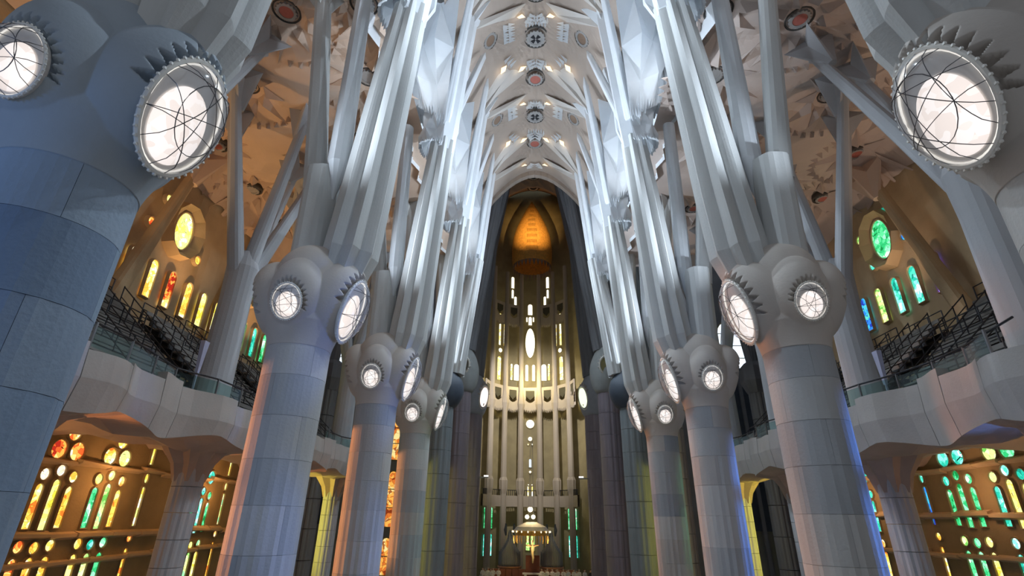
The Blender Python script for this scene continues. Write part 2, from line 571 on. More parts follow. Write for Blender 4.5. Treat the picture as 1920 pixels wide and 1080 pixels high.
def lamp_meshes(L, tag_):
    """meshes in column-local space for a lamp that faces +x"""
    ct, st = cos(L['tilt']), sin(L['tilt'])
    a, b = L['a'], L['b']

    def P(u, v, w=0.0):       # u sideways (y), v up along the plane, w out of the plane
        return Vector((L['pr'] + v * st + w * ct, u, L['pz'] + v * ct - w * st))
    n = 40
    res = {}
    el = [(cos(2 * pi * k / n), sin(2 * pi * k / n)) for k in range(n)]
    mb = MB()
    mb.prism([(a * .98 * x, b * .98 * y) for x, y in el], lambda u, v: P(u, v, .0), lambda u, v: P(u, v, -.06))
    res['lamp'] = mb.mesh('lamp', LAMPR)
    # glowing diffuser, a shallow bulge in the lower two thirds
    mb = MB()
    vs = [P(0, -.17 * b, .16)]
    fs = []
    R = 6
    for i in range(1, R + 1):
        for x, y in el:
            q = i / R
            vs.append(P(.70 * a * x * q, -.17 * b + .68 * b * y * q, .02 + .14 * (1 - q * q)))
    for k in range(n):
        fs.append((0, 1 + k, 1 + (k + 1) % n))
    for i in range(R - 1):
        for k in range(n):
            k2 = (k + 1) % n
            fs.append((1 + i * n + k, 1 + (i + 1) * n + k, 1 + (i + 1) * n + k2, 1 + i * n + k2))
    mb.add(vs, fs)
    res['diffuser'] = mb.mesh('diffuser', LAMPM, True)
    # rim with a beaded edge
    mb = MB()
    pts = [P(a * x, b * y, .03) for x, y in el]
    m = 6
    vs = []
    w = .048 * (a + b) / 1.9
    for k, (x, y) in enumerate(el):
        for j in range(m):
            q = 2 * pi * j / m
            rr = 1 + w / a * cos(q)
            vs.append(P(a * x * rr, b * y * (1 + w / b * cos(q)), .03 + w * .9 * sin(q)))
    fs = []
    for k in range(n):
        for j in range(m):
            fs.append((k * m + j, ((k + 1) % n) * m + j, ((k + 1) % n) * m + (j + 1) % m, k * m + (j + 1) % m))
    mb.add(vs, fs)
    nb = 44
    for k in range(nb):
        q = 2 * pi * k / nb
        c = P((a + w * 1.1) * cos(q), (b + w * 1.1) * sin(q), .04)
        s_ = w * .42
        mb.box(c - Vector((s_, s_, s_)), c + Vector((s_, s_, s_)))
    res['rim'] = mb.mesh('rim', RIM)
    mb = MB()
    ring = [P(.945 * a * x, .945 * b * y, .02) for x, y in el]
    mb.tube(ring + [ring[0]], .022 * (a + b) / 1.9, 6, cap=False)
    res['rim_glow'] = mb.mesh('rim_glow', RINGM, True)  # added glowing ring for the lamplight caught by the rim's inner face
    # bulging glass cover
    dep = .40 * a + .10
    mb = MB()
    vs = []
    R = 7
    for i in range(R):
        ph = pi / 2 * i / R
        for x, y in el:
            vs.append(P(a * .97 * x * cos(ph), b * .97 * y * cos(ph), .03 + dep * sin(ph)))
    vs.append(P(0, 0, .03 + dep))
    fs = []
    for i in range(R - 1):
        for k in range(n):
            k2 = (k + 1) % n
            fs.append((i * n + k, i * n + k2, (i + 1) * n + k2, (i + 1) * n + k))
    for k in range(n):
        fs.append(((R - 1) * n + k, (R - 1) * n + (k + 1) % n, R * n))
    mb.add(vs, fs)
    res['glass_cover'] = mb.mesh('glass_cover', DOME, True)
    # wire guard: arcs over the cover
    mb = MB()
    wr = .008 if L is BIG else .006

    def arc(p0, p1):
        pts = []
        for i in range(13):
            q = i / 12
            u = p0[0] + (p1[0] - p0[0]) * q
            v = p0[1] + (p1[1] - p0[1]) * q
            h = sqrt(max(0, 1 - u * u - v * v))
            pts.append(P(u * a * .98, v * b * .98, .04 + dep * 1.02 * h))
        mb.tube(pts, wr, 4)
    for q0, q1 in ((20, 200), (75, 230), (120, 330), (165, 290), (100, 265), (45, 150), (310, 60), (200, 350), (10, 140)):
        arc((cos(radians(q0)), sin(radians(q0))), (cos(radians(q1)), sin(radians(q1))))
    ring = []
    for k in range(25):
        q = 2 * pi * k / 24
        ring.append(P(.62 * a * cos(q), .62 * b * sin(q), .04 + dep * 1.02 * sqrt(1 - .62 ** 2)))
    mb.tube(ring, wr, 4, cap=False)
    res['wire_guard'] = mb.mesh('wire_guard', WIRE)
    return res


LB = lamp_meshes(BIG, 'big')
LS = lamp_meshes(SML, 'small')


def star_prof(n_fl, depth):
    def f(k, n, i):
        ph = (k * n_fl / n) % 1.0
        return 1 - depth * abs(2 * ph - 1)
    return f


def interp(p, q, t):
    return tuple(p[i] + (q[i] - p[i]) * t for i in range(3))


def branch_mesh(name, p0, p1, r0, r1, mat, nfl=8, depth=.16, seg=5, tip=None, base_tip=0.0, n=None):
    mb = MB()
    pts = [interp(p0, p1, i / seg) for i in range(seg + 1)]
    rr = [r0 + (r1 - r0) * i / seg for i in range(seg + 1)]
    if base_tip:
        q = interp(p0, p1, -base_tip)
        pts = [q] + pts
        rr = [.05] + rr
    if tip:
        pts.append(interp(p0, p1, 1 + tip))
        rr.append(.04)
    mb.tube(pts, rr, n or nfl * 2 if not n else n, star_prof(nfl, depth))
    return mb.mesh(name, mat)


def spike_crown_mesh(name, c, axis, r, h, mat, npt=5, jit=0):
    """a branch head that opens into a star of pointed stone fins"""
    mb = MB()
    c = Vector(c)
    d = Vector(axis).normalized()
    a = d.cross(Vector((0, 1, .01))).normalized()
    b = d.cross(a)
    base = c - d * h
    n = npt * 2
    ring = []
    low = []
    for k in range(n):
        th = 2 * pi * k / n + jit
        rr = r * (1.0 if k % 2 == 0 else .34)
        ring.append(c + (a * cos(th) + b * sin(th)) * rr + d * (h * .35 if k % 2 == 0 else 0))
        low.append(base + (a * cos(th) + b * sin(th)) * r * .17)
    top = c + d * h * .5
    vs = low + ring + [top]
    fs = [tuple(range(n - 1, -1, -1))]
    for k in range(n):
        k2 = (k + 1) % n
        fs.append((k, k2, n + k2, n + k))
        fs.append((n + k, n + k2, 2 * n))
    mb.add(vs, fs)
    return mb.mesh(name, mat)


def funnel_mesh(seed, low=False):
    """pale faceted stone skirt with a saw-toothed hem round the upper fork (local: nave side is +x)"""
    rnd = random.Random(seed)
    mb = MB()
    cx = 2.0
    G, T = 8, 4                         # big facets, teeth per facet
    levels = [0, .26, .60, 1.0]
    m = len(levels)
    rad = [[1 + rnd.uniform(-.05, .05) + (.13 if (g + j) % 2 else -.10) * (j > 0) for j in range(m)] for g in range(G + 1)]

    def base(g, j):
        ph = radians(78 + 204 * g / G)
        out = abs(ph - pi) / radians(102)
        if low:
            zb = 28.0 + .5 * (1 - out)
            z = zb + (31.8 - zb) * levels[j]
            t = 0
            r = (1.45 - .35 * levels[j]) * (.80 + .20 * (1 - out)) * rad[g][j]
        else:
            zb = 29.2 + 2.5 * max(0, 1 - out) ** 1.2
            z = zb + (37.6 - zb) * levels[j]
            t = max(0.0, (z - 28.8) / 8.8)
            r = (.95 + 2.4 * t ** .65 * (.75 + .25 * (1 - out))) * rad[g][j]
        return Vector((cx + r * cos(ph) + .25 * t, r * sin(ph), z))
    up = [[base(g, j) for j in range(1, m)] for g in range(G + 1)]
    vs = [p for row in up for p in row]
    mu = m - 1
    fs = []
    rim = []
    for g in range(G):
        for j in range(mu - 1):
            a, b, c, d = g * mu + j, (g + 1) * mu + j, (g + 1) * mu + j + 1, g * mu + j + 1
            fs += [(a, b, c), (a, c, d)] if (g + j) % 2 else [(a, b, d), (b, c, d)]
        hem = []
        n2 = T * 2
        for k in range(n2 + 1):
            f = k / n2
            lo = base(g, 0).lerp(base(g + 1, 0), f)
            hi = up[g][0].lerp(up[g + 1][0], f)
            e = .14 if k % n2 == 0 else (.30 + rnd.uniform(-.06, .06) if k % 2 == 0 else rnd.uniform(-.12, .02))
            hem.append(len(vs))
            vs.append(lo.lerp(hi, e))
        u0, u1 = g * mu, (g + 1) * mu
        for k in range(n2):
            if k == n2 // 2:
                fs.append((u0, hem[k], u1))
            fs.append((u0 if k < n2 // 2 else u1, hem[k], hem[k + 1]))
        rim += hem
    nv = len(vs)
    # thickness: an inner copy joined along the hem and the sides
    iv = [Vector((cx + (p.x - cx) * .92, p.y * .92, p.z + .03)) for p in vs]
    vs2 = vs + iv
    fs2 = fs + [tuple(q + nv for q in reversed(f)) for f in fs]
    for a, b in zip(rim[:-1], rim[1:]):
        fs2.append((b, a, a + nv, b + nv))
    for g in (0, G):
        col_ = ([rim[0]] if g == 0 else [rim[-1]]) + [g * mu + j for j in range(mu)]
        for a, b in zip(col_[:-1], col_[1:]):
            fs2.append((a, b, b + nv, a + nv))
    for g in range(G):
        a, b = g * mu + mu - 1, (g + 1) * mu + mu - 1
        fs2.append((a, b, b + nv, a + nv))
    mb.add(vs2, fs2)
    return mb.mesh('faceted_skirt', WHITE)


# shared branch meshes, local space with the nave towards +x
mb = MB()
mb.tube([(.80, 0, 15.5), (.98, 0, 16.2), (1.12, 0, 16.9), (1.3, 0, 19), (1.5, 0, 22), (1.75, 0, 25.5), (2.0, 0, 28.9)], [.45, .78, .92, .89, .84, .78, .70], 64, star_prof(8, .24), ref=(1, 0, 0))
B_IN = mb.mesh('branch', BRANCH)
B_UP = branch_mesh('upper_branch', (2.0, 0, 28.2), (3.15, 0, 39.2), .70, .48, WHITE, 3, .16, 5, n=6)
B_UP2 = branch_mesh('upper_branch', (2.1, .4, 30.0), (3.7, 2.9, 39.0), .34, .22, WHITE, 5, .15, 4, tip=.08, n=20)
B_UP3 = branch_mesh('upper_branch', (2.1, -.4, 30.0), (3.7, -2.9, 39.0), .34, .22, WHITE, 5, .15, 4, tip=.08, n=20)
B_OUT = branch_mesh('outer_branch', (-.25, .1, 16.0), (-.45, .2, 20.4), .70, .64, BRANCH, 6, .08, 3, n=24)
B_OA = branch_mesh('outer_branch', (-.65, .2, 19.6), (-2.1, .2, 30.0), .44, .36, BRANCH, 4, .12, 4, n=16)
B_OB = branch_mesh('outer_branch', (.12, -.05, 20.6), (-.15, -.05, 30.0), .42, .34, WHITE, 3, .10, 4, base_tip=.16, n=12)
B_OC = branch_mesh('outer_branch', (.55, 1.0, 16.6), (1.1, 1.9, 27.2), .42, .36, BRANCH, 6, .10, 4, n=24)
HEAD = spike_crown_mesh('branch_head', (3.2, 0, 40.0), (.12, 0, 1), 1.25, 1.9, WHITE, 5, .3)
HEADO = spike_crown_mesh('branch_head', (-2.1, .2, 30.2), (-.15, 0, 1), 1.0, 1.3, BRANCH, 5, .2)
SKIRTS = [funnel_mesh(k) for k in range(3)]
SKIRT_LOW = funnel_mesh(9, True)


def add_lamp(col, meshes, rotz, zoff, teeth=True):
    base = link('lamp', meshes['lamp'], col)
    base.rotation_euler = (0, 0, rotz)
    base.location = (0, 0, zoff)
    for nm in ('diffuser', 'rim', 'rim_glow', 'glass_cover', 'wire_guard'):
        link(nm, meshes[nm], base)
    return base


ORD = ['nearest', 'second', 'third', 'fourth']
for i, y in enumerate(ROWS[:4]):
    for s in (-1, 1):
        side = 'left' if s < 0 else 'right'
        lab = '%s tree-like stone column on the %s of the nave, with glowing oval lamps in its knot' % (ORD[i], side)
        c = thing('nave_column', lab, 'column', (s * 7.5, y, 0), 'branching columns along the nave')
        c.rotation_euler = (0, 0, 0 if s < 0 else pi)
        rnd = random.Random(i * 10 + s)
        pal = BLUE_LIT if (s < 0 and i == 0) else BLOCKS
        for d in range(12):
            dm = rnd.choice(pal[:5])
            for k in range(3):
                mt = dm if rnd.random() < .6 else rnd.choice(pal)
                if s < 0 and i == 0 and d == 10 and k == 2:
                    mt = BLUE_LIT[5]              # the one dark block on the nearest trunk
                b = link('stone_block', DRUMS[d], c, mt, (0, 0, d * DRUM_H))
                b.rotation_euler = (0, 0, 2 * pi / 3 * k + (pi / 3 if d % 2 else 0) + .4)
        link('knot', KNOT_ME, c, KNOT_BLUE_LIT if (s < 0 and i == 0) else KNOT)
        # big lamp faces the nave and the aisle, small ones along the rows
        add_lamp(c, LB, 0, 0)
        add_lamp(c, LS, -pi / 2 if s < 0 else pi / 2, 0)
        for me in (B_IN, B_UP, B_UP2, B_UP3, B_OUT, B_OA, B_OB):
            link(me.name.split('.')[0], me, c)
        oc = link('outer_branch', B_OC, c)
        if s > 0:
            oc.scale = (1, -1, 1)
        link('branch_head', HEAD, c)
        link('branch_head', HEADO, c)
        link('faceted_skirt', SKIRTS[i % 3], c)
        link('faceted_skirt', SKIRT_LOW, c)

# ------------------------------------------------------------------ crossing columns
def big_column(name, x, y, r, zk, hk, rk, mat, mats_hi, label, cat='column', kmat=None, rx=0):
    c = thing(name, label, cat, (x, y, 0), 'large columns of the crossing')
    n = 10
    h = (zk + .1) / n
    mb = MB()
    N_ = 36
    vs = []
    prof = star_prof(12, .07)
    for z in (.012, h - .012):
        for k in range(N_):
            th = 2 * pi * k / N_
            vs.append((r * prof(k, N_, 0) * cos(th), r * prof(k, N_, 0) * sin(th), z))
    fs = [(k, (k + 1) % N_, N_ + (k + 1) % N_, N_ + k) for k in range(N_)]
    fs += [tuple(range(N_ - 1, -1, -1)), tuple(range(N_, 2 * N_))]
    mb.add(vs, fs)
    me = mb.mesh('stone_drum', mat)
    for k in range(n):
        d = link('stone_drum', me, c, mats_hi[k % len(mats_hi)], (0, 0, k * h))
    # knot: lobed body
    kb = MB()
    NT, NZ = 48, 18
    vs = []
    for j in range(NZ + 1):
        q = j / NZ
        for k in range(NT):
            th = 2 * pi * k / NT
            env = (1 - q) * r + (rk - r) * sin(pi * min(1, q * 1.02)) ** .6 + (q > .75) * -(q - .75) * r * 1.6
            env = r * (1 - q * .55) + (rk - r * .75) * max(0, sin(pi * q)) ** .7
            lob = 1 + .10 * abs(cos(2 * th)) * sin(pi * q)
            vs.append((env * lob * cos(th), env * lob * sin(th), zk + hk * q))
    fs = []
    for j in range(NZ):
        for k in range(NT):
            fs.append((j * NT + k, j * NT + (k + 1) % NT, (j + 1) * NT + (k + 1) % NT, (j + 1) * NT + k))
    fs.append(tuple(range(NZ * NT, NZ * NT + NT)))
    fs.append(tuple(range(NT - 1, -1, -1)))
    kb.add(vs, fs)
    kb.obj('knot', kmat or mat, c, True)
    return c


def oculus(parent, loc, rotz, tilt, ra, rb, glowmat):
    """lamp set in a knot of the crossing columns"""
    mb = MB()
    n = 24
    q = Matrix.Rotation(rotz, 4, 'Z') @ Matrix.Rotation(tilt, 4, 'Y')
    L0 = Vector(loc)

    def P(u, v, w):
        return L0 + (q @ Vector((w, u, v)))
    el = [(ra * cos(2 * pi * k / n), rb * sin(2 * pi * k / n)) for k in range(n)]
    mb.prism(el, lambda u, v: P(u, v, .05), lambda u, v: P(u, v, -.5))
    b = mb.obj('lamp', LAMPR, parent)
    m2 = MB()
    m2.prism([(u * .86, v * .86) for u, v in el], lambda u, v: P(u, v, .14), lambda u, v: P(u, v, .0))
    m2.obj('diffuser', glowmat, b)
    m3 = MB()
    m3.tube([P(u * 1.03, v * 1.03, .08) for u, v in el] + [P(el[0][0] * 1.03, el[0][1] * 1.03, .08)], .09, 6, cap=False)
    m3.obj('rim', RIM, b)
    m4 = MB()
    for k in range(11):
        th = radians(-10 + 20 * k)
        tb = [P(ra * 1.1 * cos(th - .1), rb * 1.1 * sin(th - .1), -.02), P(ra * 1.1 * cos(th + .1), rb * 1.1 * sin(th + .1), -.02),
              P(ra * 1.1 * cos(th), rb * 1.1 * sin(th), .14), P(ra * 1.4 * cos(th), rb * 1.4 * sin(th), -.15), P(ra * 1.1 * cos(th), rb * 1.1 * sin(th), -.3)]
        m4.add(tb, [(0, 2, 3), (2, 1, 3), (0, 3, 4), (1, 4, 3), (0, 4, 2), (1, 2, 4)])
    o = m4.obj('rim_teeth', KNOT, b)
    o['kind'] = 'stuff'


def straight(parent, name, p0, p1, r0, r1, mat, nfl=8, depth=.14, tip=None, seg=4):
    link(name, branch_mesh(name, p0, p1, r0, r1, mat, nfl, depth, seg, tip, n=nfl * 3), parent)


DIMW = glow('lamp_light_pink', (1, .80, .72), 1.5)
DIMG = glow('lamp_light_green', (.85, .95, .62), 1.5)
GREYL = plain('lamp_off', (.22, .21, .17), .4)
GREYL2 = plain('lamp_off_gold', (.32, .28, .12), .4)
for s in (-1, 1):
    side = 'left' if s < 0 else 'right'
    # basalt column
    c = big_column('basalt_column', s * 7.5, 40.48, .98, 16.9, 3.4, 1.55, BASALT, [BASALT], 'dark basalt column with a nearly black knot, %s side where the nave meets the crossing' % side, kmat=BASALTD)  # near-black knot colour stands in for the shade on its facets
    m = -s
    straight(c, 'branch', (m * .9, 0, 19.6), (m * 2.2, 0, 30), .85, .72, BRANCH, 9, .17)
    straight(c, 'branch', (-m * .3, .2, 19.6), (-m * 1.0, .2, 31), .6, .5, BRANCH, 6)
    straight(c, 'upper_branch', (m * 2.2, 0, 29.6), (m * 3.3, 0, 39.6), .6, .42, WHITE, 6)
    straight(c, 'upper_branch', (m * 2.2, -.4, 30.5), (m * 3.6, -2.8, 39.0), .34, .2, WHITE, 5, tip=.08)
    for me in (SKIRTS[1], SKIRT_LOW):
        sk = link('faceted_skirt', me, c)
        sk.rotation_euler = (0, 0, 0 if s < 0 else pi)
    # first porphyry column
    c = big_column('porphyry_column', s * 7.25 - .1, 50, 1.05, 20.2, 5.0, 1.55, PORPH, [PORPH], 'plum porphyry column with unlit oval lamp in its knot, %s side of the crossing' % side, kmat=stone('knot_grey', (.36, .38, .37), .08))
    oculus(c, (-s * .25, -1.55, 22.7), -pi / 2, radians(12), .62, .85, GREYL if s < 0 else GREYL2)
    straight(c, 'branch', (m * .5, 0, 24.6), (m * 3.4, 0, 45.5), .80, .62, GRANB, 8)
    straight(c, 'branch', (m * .2, 1, 24.6), (m * 2.2, 2, 47), .70, .5, GRANB, 8)
    straight(c, 'branch', (-m * .2, .5, 24.6), (-m * .3, 2, 40), .62, .5, GRANB, 6)
    straight(c, 'branch', (m * 1.9, .2, 35), (m * 4.9, 1, 50), .5, .4, GRANB, 6)
    # second, purple column
    c = big_column('porphyry_column', s * 7.45 - .15, 62, 1.35, 20.2, 5.4, 1.75, PORPHL, [PORPHL], 'pale purple porphyry column with pale knot and bright lamp facing the altar, %s side' % side, kmat=stone('knot_pale_blue', (.46, .50, .56), .08))
    oculus(c, (m * 1.45, -1.0, 22.2), -pi / 2 + m * radians(52), radians(10), .70, 1.35, DIMW if s < 0 else DIMG)
    MB().box((min(m * 1.2, m * 2.3), -.55, 13.1), (max(m * 1.2, m * 2.3), -.40, 13.25)).obj('bracket', STEEL, c)
    MB().box((min(m * 1.8, m * 2.3), -.62, 13.25), (max(m * 1.8, m * 2.3), -.34, 13.40)).obj('bracket_lamp', glow('bracket_light', (1, .97, .92), 1.6), c)
    straight(c, 'branch', (m * .4, 0, 25), (m * 1.9, 0, 46), 1.0, .8, GRANB, 8)
    straight(c, 'branch', (-m * .6, 0, 25), (-m * .9, 0, 44), .8, .7, GRANB, 8)
    straight(c, 'branch', (m * 1.0, .5, 38), (m * 4.2, 2, 58), .6, .45, GRANB, 6)

# ------------------------------------------------------------------ nave vault (ceiling)
MED_BLACK = [(0, 19.3), (0, 27.9), (0, 36.3)]
MED_RED = [(0, 24.1), (0, 31.9), (0, 40.0)]
MED_SIDE = [(s * 3.5, y) for y in (17.9, 26.4, 34.5) for s in (-1, 1)]


def zvault(x, y):
    z = 42.9 - .235 * abs(x) ** 1.8
    for (cx, cy) in MED_BLACK + MED_RED + MED_SIDE:
        dx, dy = x - cx, y - cy
        r = sqrt(dx * dx + dy * dy)
        if r < 2.4:
            z += .55 * (1 - r / 2.4) ** 2
            w = max(0, min(1, (r - .6) / .5)) * max(0, min(1, (2.4 - r) / .8))
            a = (atan2(dy, dx) / (2 * pi) * 20) % 1
            z += .16 * w * (abs(2 * a - 1) - .5)
    t = ((y - 14.8) / BAY) % 1.0
    z -= .5 * abs(cos(pi * t)) * min(1, abs(x) / 3.5) ** 2
    return z


mb = MB()
xs = [-5.6 + .2 * k for k in range(57)]
ys = [4 + .22 * k for k in range(int(40.5 / .22) + 1)]
mb.v = [(x, y, zvault(x, y)) for y in ys for x in xs]
nx = len(xs)
for j in range(len(ys) - 1):
    for k in range(nx - 1):
        mb.f.append((j * nx + k, (j + 1) * nx + k, (j + 1) * nx + k + 1, j * nx + k + 1))
o = NAVE_CEIL = mb.obj('ceiling', VAULT, None, False)
o['kind'] = 'structure'
# closing arch at the crossing end of the vault: a ring of voussoirs
arch = thing('vault_arch', 'pale stone arch that ends the nave vault before the crossing', 'arch', (0, 44.6, 36))
pts = []
for k in range(17):
    x = -5.4 + 10.8 * k / 16
    pts.append((x, 42.9 - .235 * abs(x) ** 1.8 - 36))
for k in range(16):
    (x0, z0), (x1, z1) = pts[k], pts[k + 1]
    g = .01
    v = MB()
    v.add([(x0 + g, -.25, z0 - .55), (x1 - g, -.25, z1 - .55), (x1 - g, .3, z1 - .55), (x0 + g, .3, z0 - .55),
           (x0 + g, -.25, z0 + .2), (x1 - g, -.25, z1 + .2), (x1 - g, .3, z1 + .2), (x0 + g, .3, z0 + .2)],
          [(3, 2, 1, 0), (4, 5, 6, 7), (0, 1, 5, 4), (1, 2, 6, 5), (2, 3, 7, 6), (3, 0, 4, 7)])
    v.obj('voussoir', VAULT, arch)

# clerestory walls above the skirts
for s in (-1, 1):
    mb = MB()
    n = 44
    for k in range(n + 1):
        y = 2 + 43.5 * k / n
        for j in range(7):
            z = 30.2 + 12.3 * j / 6
            mb.v.append((s * (7.9 - .30 * j + (.35 if (k + j) % 2 else 0)), y, z))
    for k in range(n):
        for j in range(6):
            a, b, c, d = k * 7 + j, (k + 1) * 7 + j, (k + 1) * 7 + j + 1, k * 7 + j + 1
            mb.f += [(a, b, c), (a, c, d)] if (k + j) % 2 else [(a, b, d), (b, c, d)]
    o = mb.obj('wall_clerestory_' + ('left' if s < 0 else 'right'), WHITE)
    o['kind'] = 'structure'


# ------------------------------------------------------------------ medallions
def medallion(loc, r, label, group, gmat, cross, drop=.35, tilt=(0, 0)):
    t = thing('roof_medallion', label, 'medallion', loc, group)
    t.rotation_euler = (tilt[0], tilt[1], 0)
    mb = MB()
    mb.lathe([(r, .25), (r * 1.12, .1), (r * 1.12, -.12), (r * .98, -.16), (r * .92, .0), (r * .92, .25)], 32)
    mb.obj('ring', HOLEW, t, True)
    mb = MB()
    n = 32
    for zz, ro in ((-drop, 1), (-drop + .12, 1)):
        mb.v += [(r * .78 * (1 + .07 * (1 if k % 2 else -1)) * cos(2 * pi * k / n), r * .78 * (1 + .07 * (1 if k % 2 else -1)) * sin(2 * pi * k / n), zz) for k in range(n)]
        mb.v += [(r * .55 * cos(2 * pi * k / n), r * .55 * sin(2 * pi * k / n), zz) for k in range(n)]
    for k in range(n):
        k2 = (k + 1) % n
        mb.f += [(k, k2, n + k2, n + k)[::-1], (2 * n + k, 2 * n + k2, 3 * n + k2, 3 * n + k), (k, k2, 2 * n + k2, 2 * n + k), (n + k2, n + k, 3 * n + k, 3 * n + k2)]
    mb.obj('rosette', GRILLE, t)
    mb = MB()
    mb.prism([(r * .54 * cos(2 * pi * k / 20), r * .54 * sin(2 * pi * k / 20)) for k in range(20)], lambda u, v: (u, v, -drop + .03), lambda u, v: (u, v, -drop + .09))
    mb.obj('boss', gmat, t)
    if cross:
        for k in range(4):
            a = pi / 4 + k * pi / 2
            p = MB()
            p.prism([(.08 * r, -.06 * r), (.42 * r, -.17 * r), (.42 * r, .17 * r), (.08 * r, .06 * r)],
                    lambda u, v: (u * cos(a) - v * sin(a), u * sin(a) + v * cos(a), -drop - .02), lambda u, v: (u * cos(a) - v * sin(a), u * sin(a) + v * cos(a), -drop + .05))
            p.obj('petal', HOLE, t)
    mb = MB()
    for k in range(4):
        a = k * pi / 2 + .3
        mb = MB()
        mb.tube([(r * .7 * cos(a), r * .7 * sin(a), -drop + .05), (r * 1.0 * cos(a), r * 1.0 * sin(a), .1)], .03, 5)
        mb.obj('hanger', STEEL, t)
    return t


def nth(k):
    return ['first', 'second', 'third', 'fourth', 'fifth', 'sixth', 'seventh', 'eighth', 'ninth'][k]


for k, (x, y) in enumerate(MED_BLACK[1:]):
    medallion((x, y, zvault(x, y) - .35), .92, 'round grille with a black cross on the roof ridge, %s from the near end' % nth(k), 'black cross medallions', GRILLE, True)
for k, (x, y) in enumerate(MED_RED):
    medallion((x, y, zvault(x, y) - .35), .80, 'round grille with a red centre on the roof ridge, %s from the near end' % nth(k), 'red centred medallions', GRILLER, False)
for x, y in MED_SIDE[2:]:
    medallion((x, y, zvault(x, y) + .05), .78, 'plain round medallion on the %s flank of the nave vault, %s' % ('left' if x < 0 else 'right', 'nearer one' if y < 30 else 'farther one'), 'flank medallions', stone('brown_boss', (.25, .17, .12)), False, .25, (0, .8 if x > 0 else -.8))

# pointed stone ribs with warm lights at their upper ends
RIBS = []
for y0 in (23.36, 31.92, 40.48):
    for s in (-1, 1):
        for sy in (-1, 1):
            RIBS.append(((s * 4.2, y0 + .5 * sy, None), (s * 1.12, y0 + (2.3 if sy > 0 else -1.5), None), s, sy))
for y0 in (29.4, 38.1, 20.8):
    for s in (-1, 1):
        RIBS.append(((s * 4.6, y0 + 2.0, None), (s * 2.55, y0, None), s, 0))
for p, q, s, sy in RIBS:
    z0, z1 = zvault(p[0], p[1]) - .1, zvault(q[0], q[1])
    r = bpy.data.objects.new('vault_rib', None)
    r.parent = NAVE_CEIL
    r.location = (q[0], q[1], z1)
    COL.objects.link(r)
    d = Vector((q[0] - p[0], q[1] - p[1], 0))
    L = d.length
    d.normalize()
    nrm = Vector((-d.y, d.x, 0))
    P0 = Vector((p[0], p[1], z0)) - Vector((q[0], q[1], z1))
    b = MB()
    w0, w1 = .10, .85
    b.add([P0 + nrm * w0 + Vector((0, 0, .3)), P0 - nrm * w0 + Vector((0, 0, .3)), P0 + Vector((0, 0, -.35)),
           nrm * w1 + Vector((0, 0, .25)), -nrm * w1 + Vector((0, 0, .25)), d * -.5 + Vector((0, 0, -.5))],
          [(0, 2, 5, 3), (2, 1, 4, 5), (0, 3, 4, 1), (3, 5, 4), (0, 1, 2)])
    b.obj('rib_blade', RIBM, r)
    b = MB()
    b.add([nrm * .22 + Vector((0, 0, -.20)), -nrm * .22 + Vector((0, 0, -.20)), d * -.30 + Vector((0, 0, -.48)), d * .40 + Vector((0, 0, -.05))],
          [(0, 2, 3), (2, 1, 3), (0, 1, 2), (0, 3, 1)])
    b.obj('light', WARMSPOT, r)
    lamp_obj('POINT', 'rib_lamp', Vector((q[0], q[1], z1)) - d * .1 + Vector((0, 0, -.75)), 5, (1, .82, .58), None, .08)
    b = MB()
    for k in (-1, 0, 1):
        e = d * .55 + nrm * .30 * k
        b.add([e + nrm * .12, e - nrm * .12, e + d * .7 + Vector((0, 0, .12)), e + Vector((0, 0, -.3))], [(0, 1, 3), (0, 3, 2), (1, 2, 3), (0, 2, 1)])
    b.obj('tip_teeth', WHITE, r)['kind'] = 'stuff'

# teeth beside each medallion (nearer side, and flanks)
for k, (x, y) in enumerate(MED_BLACK[1:] + MED_RED + MED_SIDE[2:]):
    t = bpy.data.objects.new('vault_teeth', None)
    t.parent = NAVE_CEIL
    t.location = (x, y, zvault(x, y) - .2)
    COL.objects.link(t)
    sx = 0 if x == 0 else (1 if x < 0 else -1)
    for q in range(7):
        for row in range(2):
            off = (q - 3) * .24 + (.12 if row else 0)
            if sx == 0:
                bx, by = off, -1.15 - .38 * row
                d = Vector((0, -1, 0))
            else:
                bx, by = sx * (1.1 + .38 * row), off + .2
                d = Vector((sx, 0, 0))
            zb = zvault(x + bx, y + by) - (zvault(x, y) - .2)
            c = Vector((bx, by, zb))
            n_ = Vector((-d.y, d.x, 0))
            m_ = MB()
            m_.add([c + n_ * .10, c - n_ * .10, c + d * .5 + Vector((0, 0, .02)), c + Vector((0, 0, -.30)), c + Vector((0, 0, .2))],
                   [(0, 1, 3), (0, 3, 2), (1, 2, 3), (0, 2, 4), (1, 4, 2), (0, 4, 1)])
            m_.obj('tooth', WHITE, t)

# ------------------------------------------------------------------ aisle vaults
AM = {-1: [(-12.2, 16.5), (-16.5, 21.0), (-20.8, 25.6), (-20.9, 30.4), (-21.1, 35.2), (-11.0, 16.9 + 8.5), (-12.3, 33.5), (-16.6, 29.8), (-16.7, 38.4), (-9.4, 20.6), (-20.8, 16.9), (-8.3, 16.2)],
      1: [(12.64, 17.5), (16.65, 22.4), (20.75, 27.2), (20.5, 22.8), (21.0, 32.0), (11.2, 26), (12.3, 34), (16.6, 30.6), (16.7, 39), (9.6, 20.9), (20.4, 18.0), (8.6, 17.0)]}


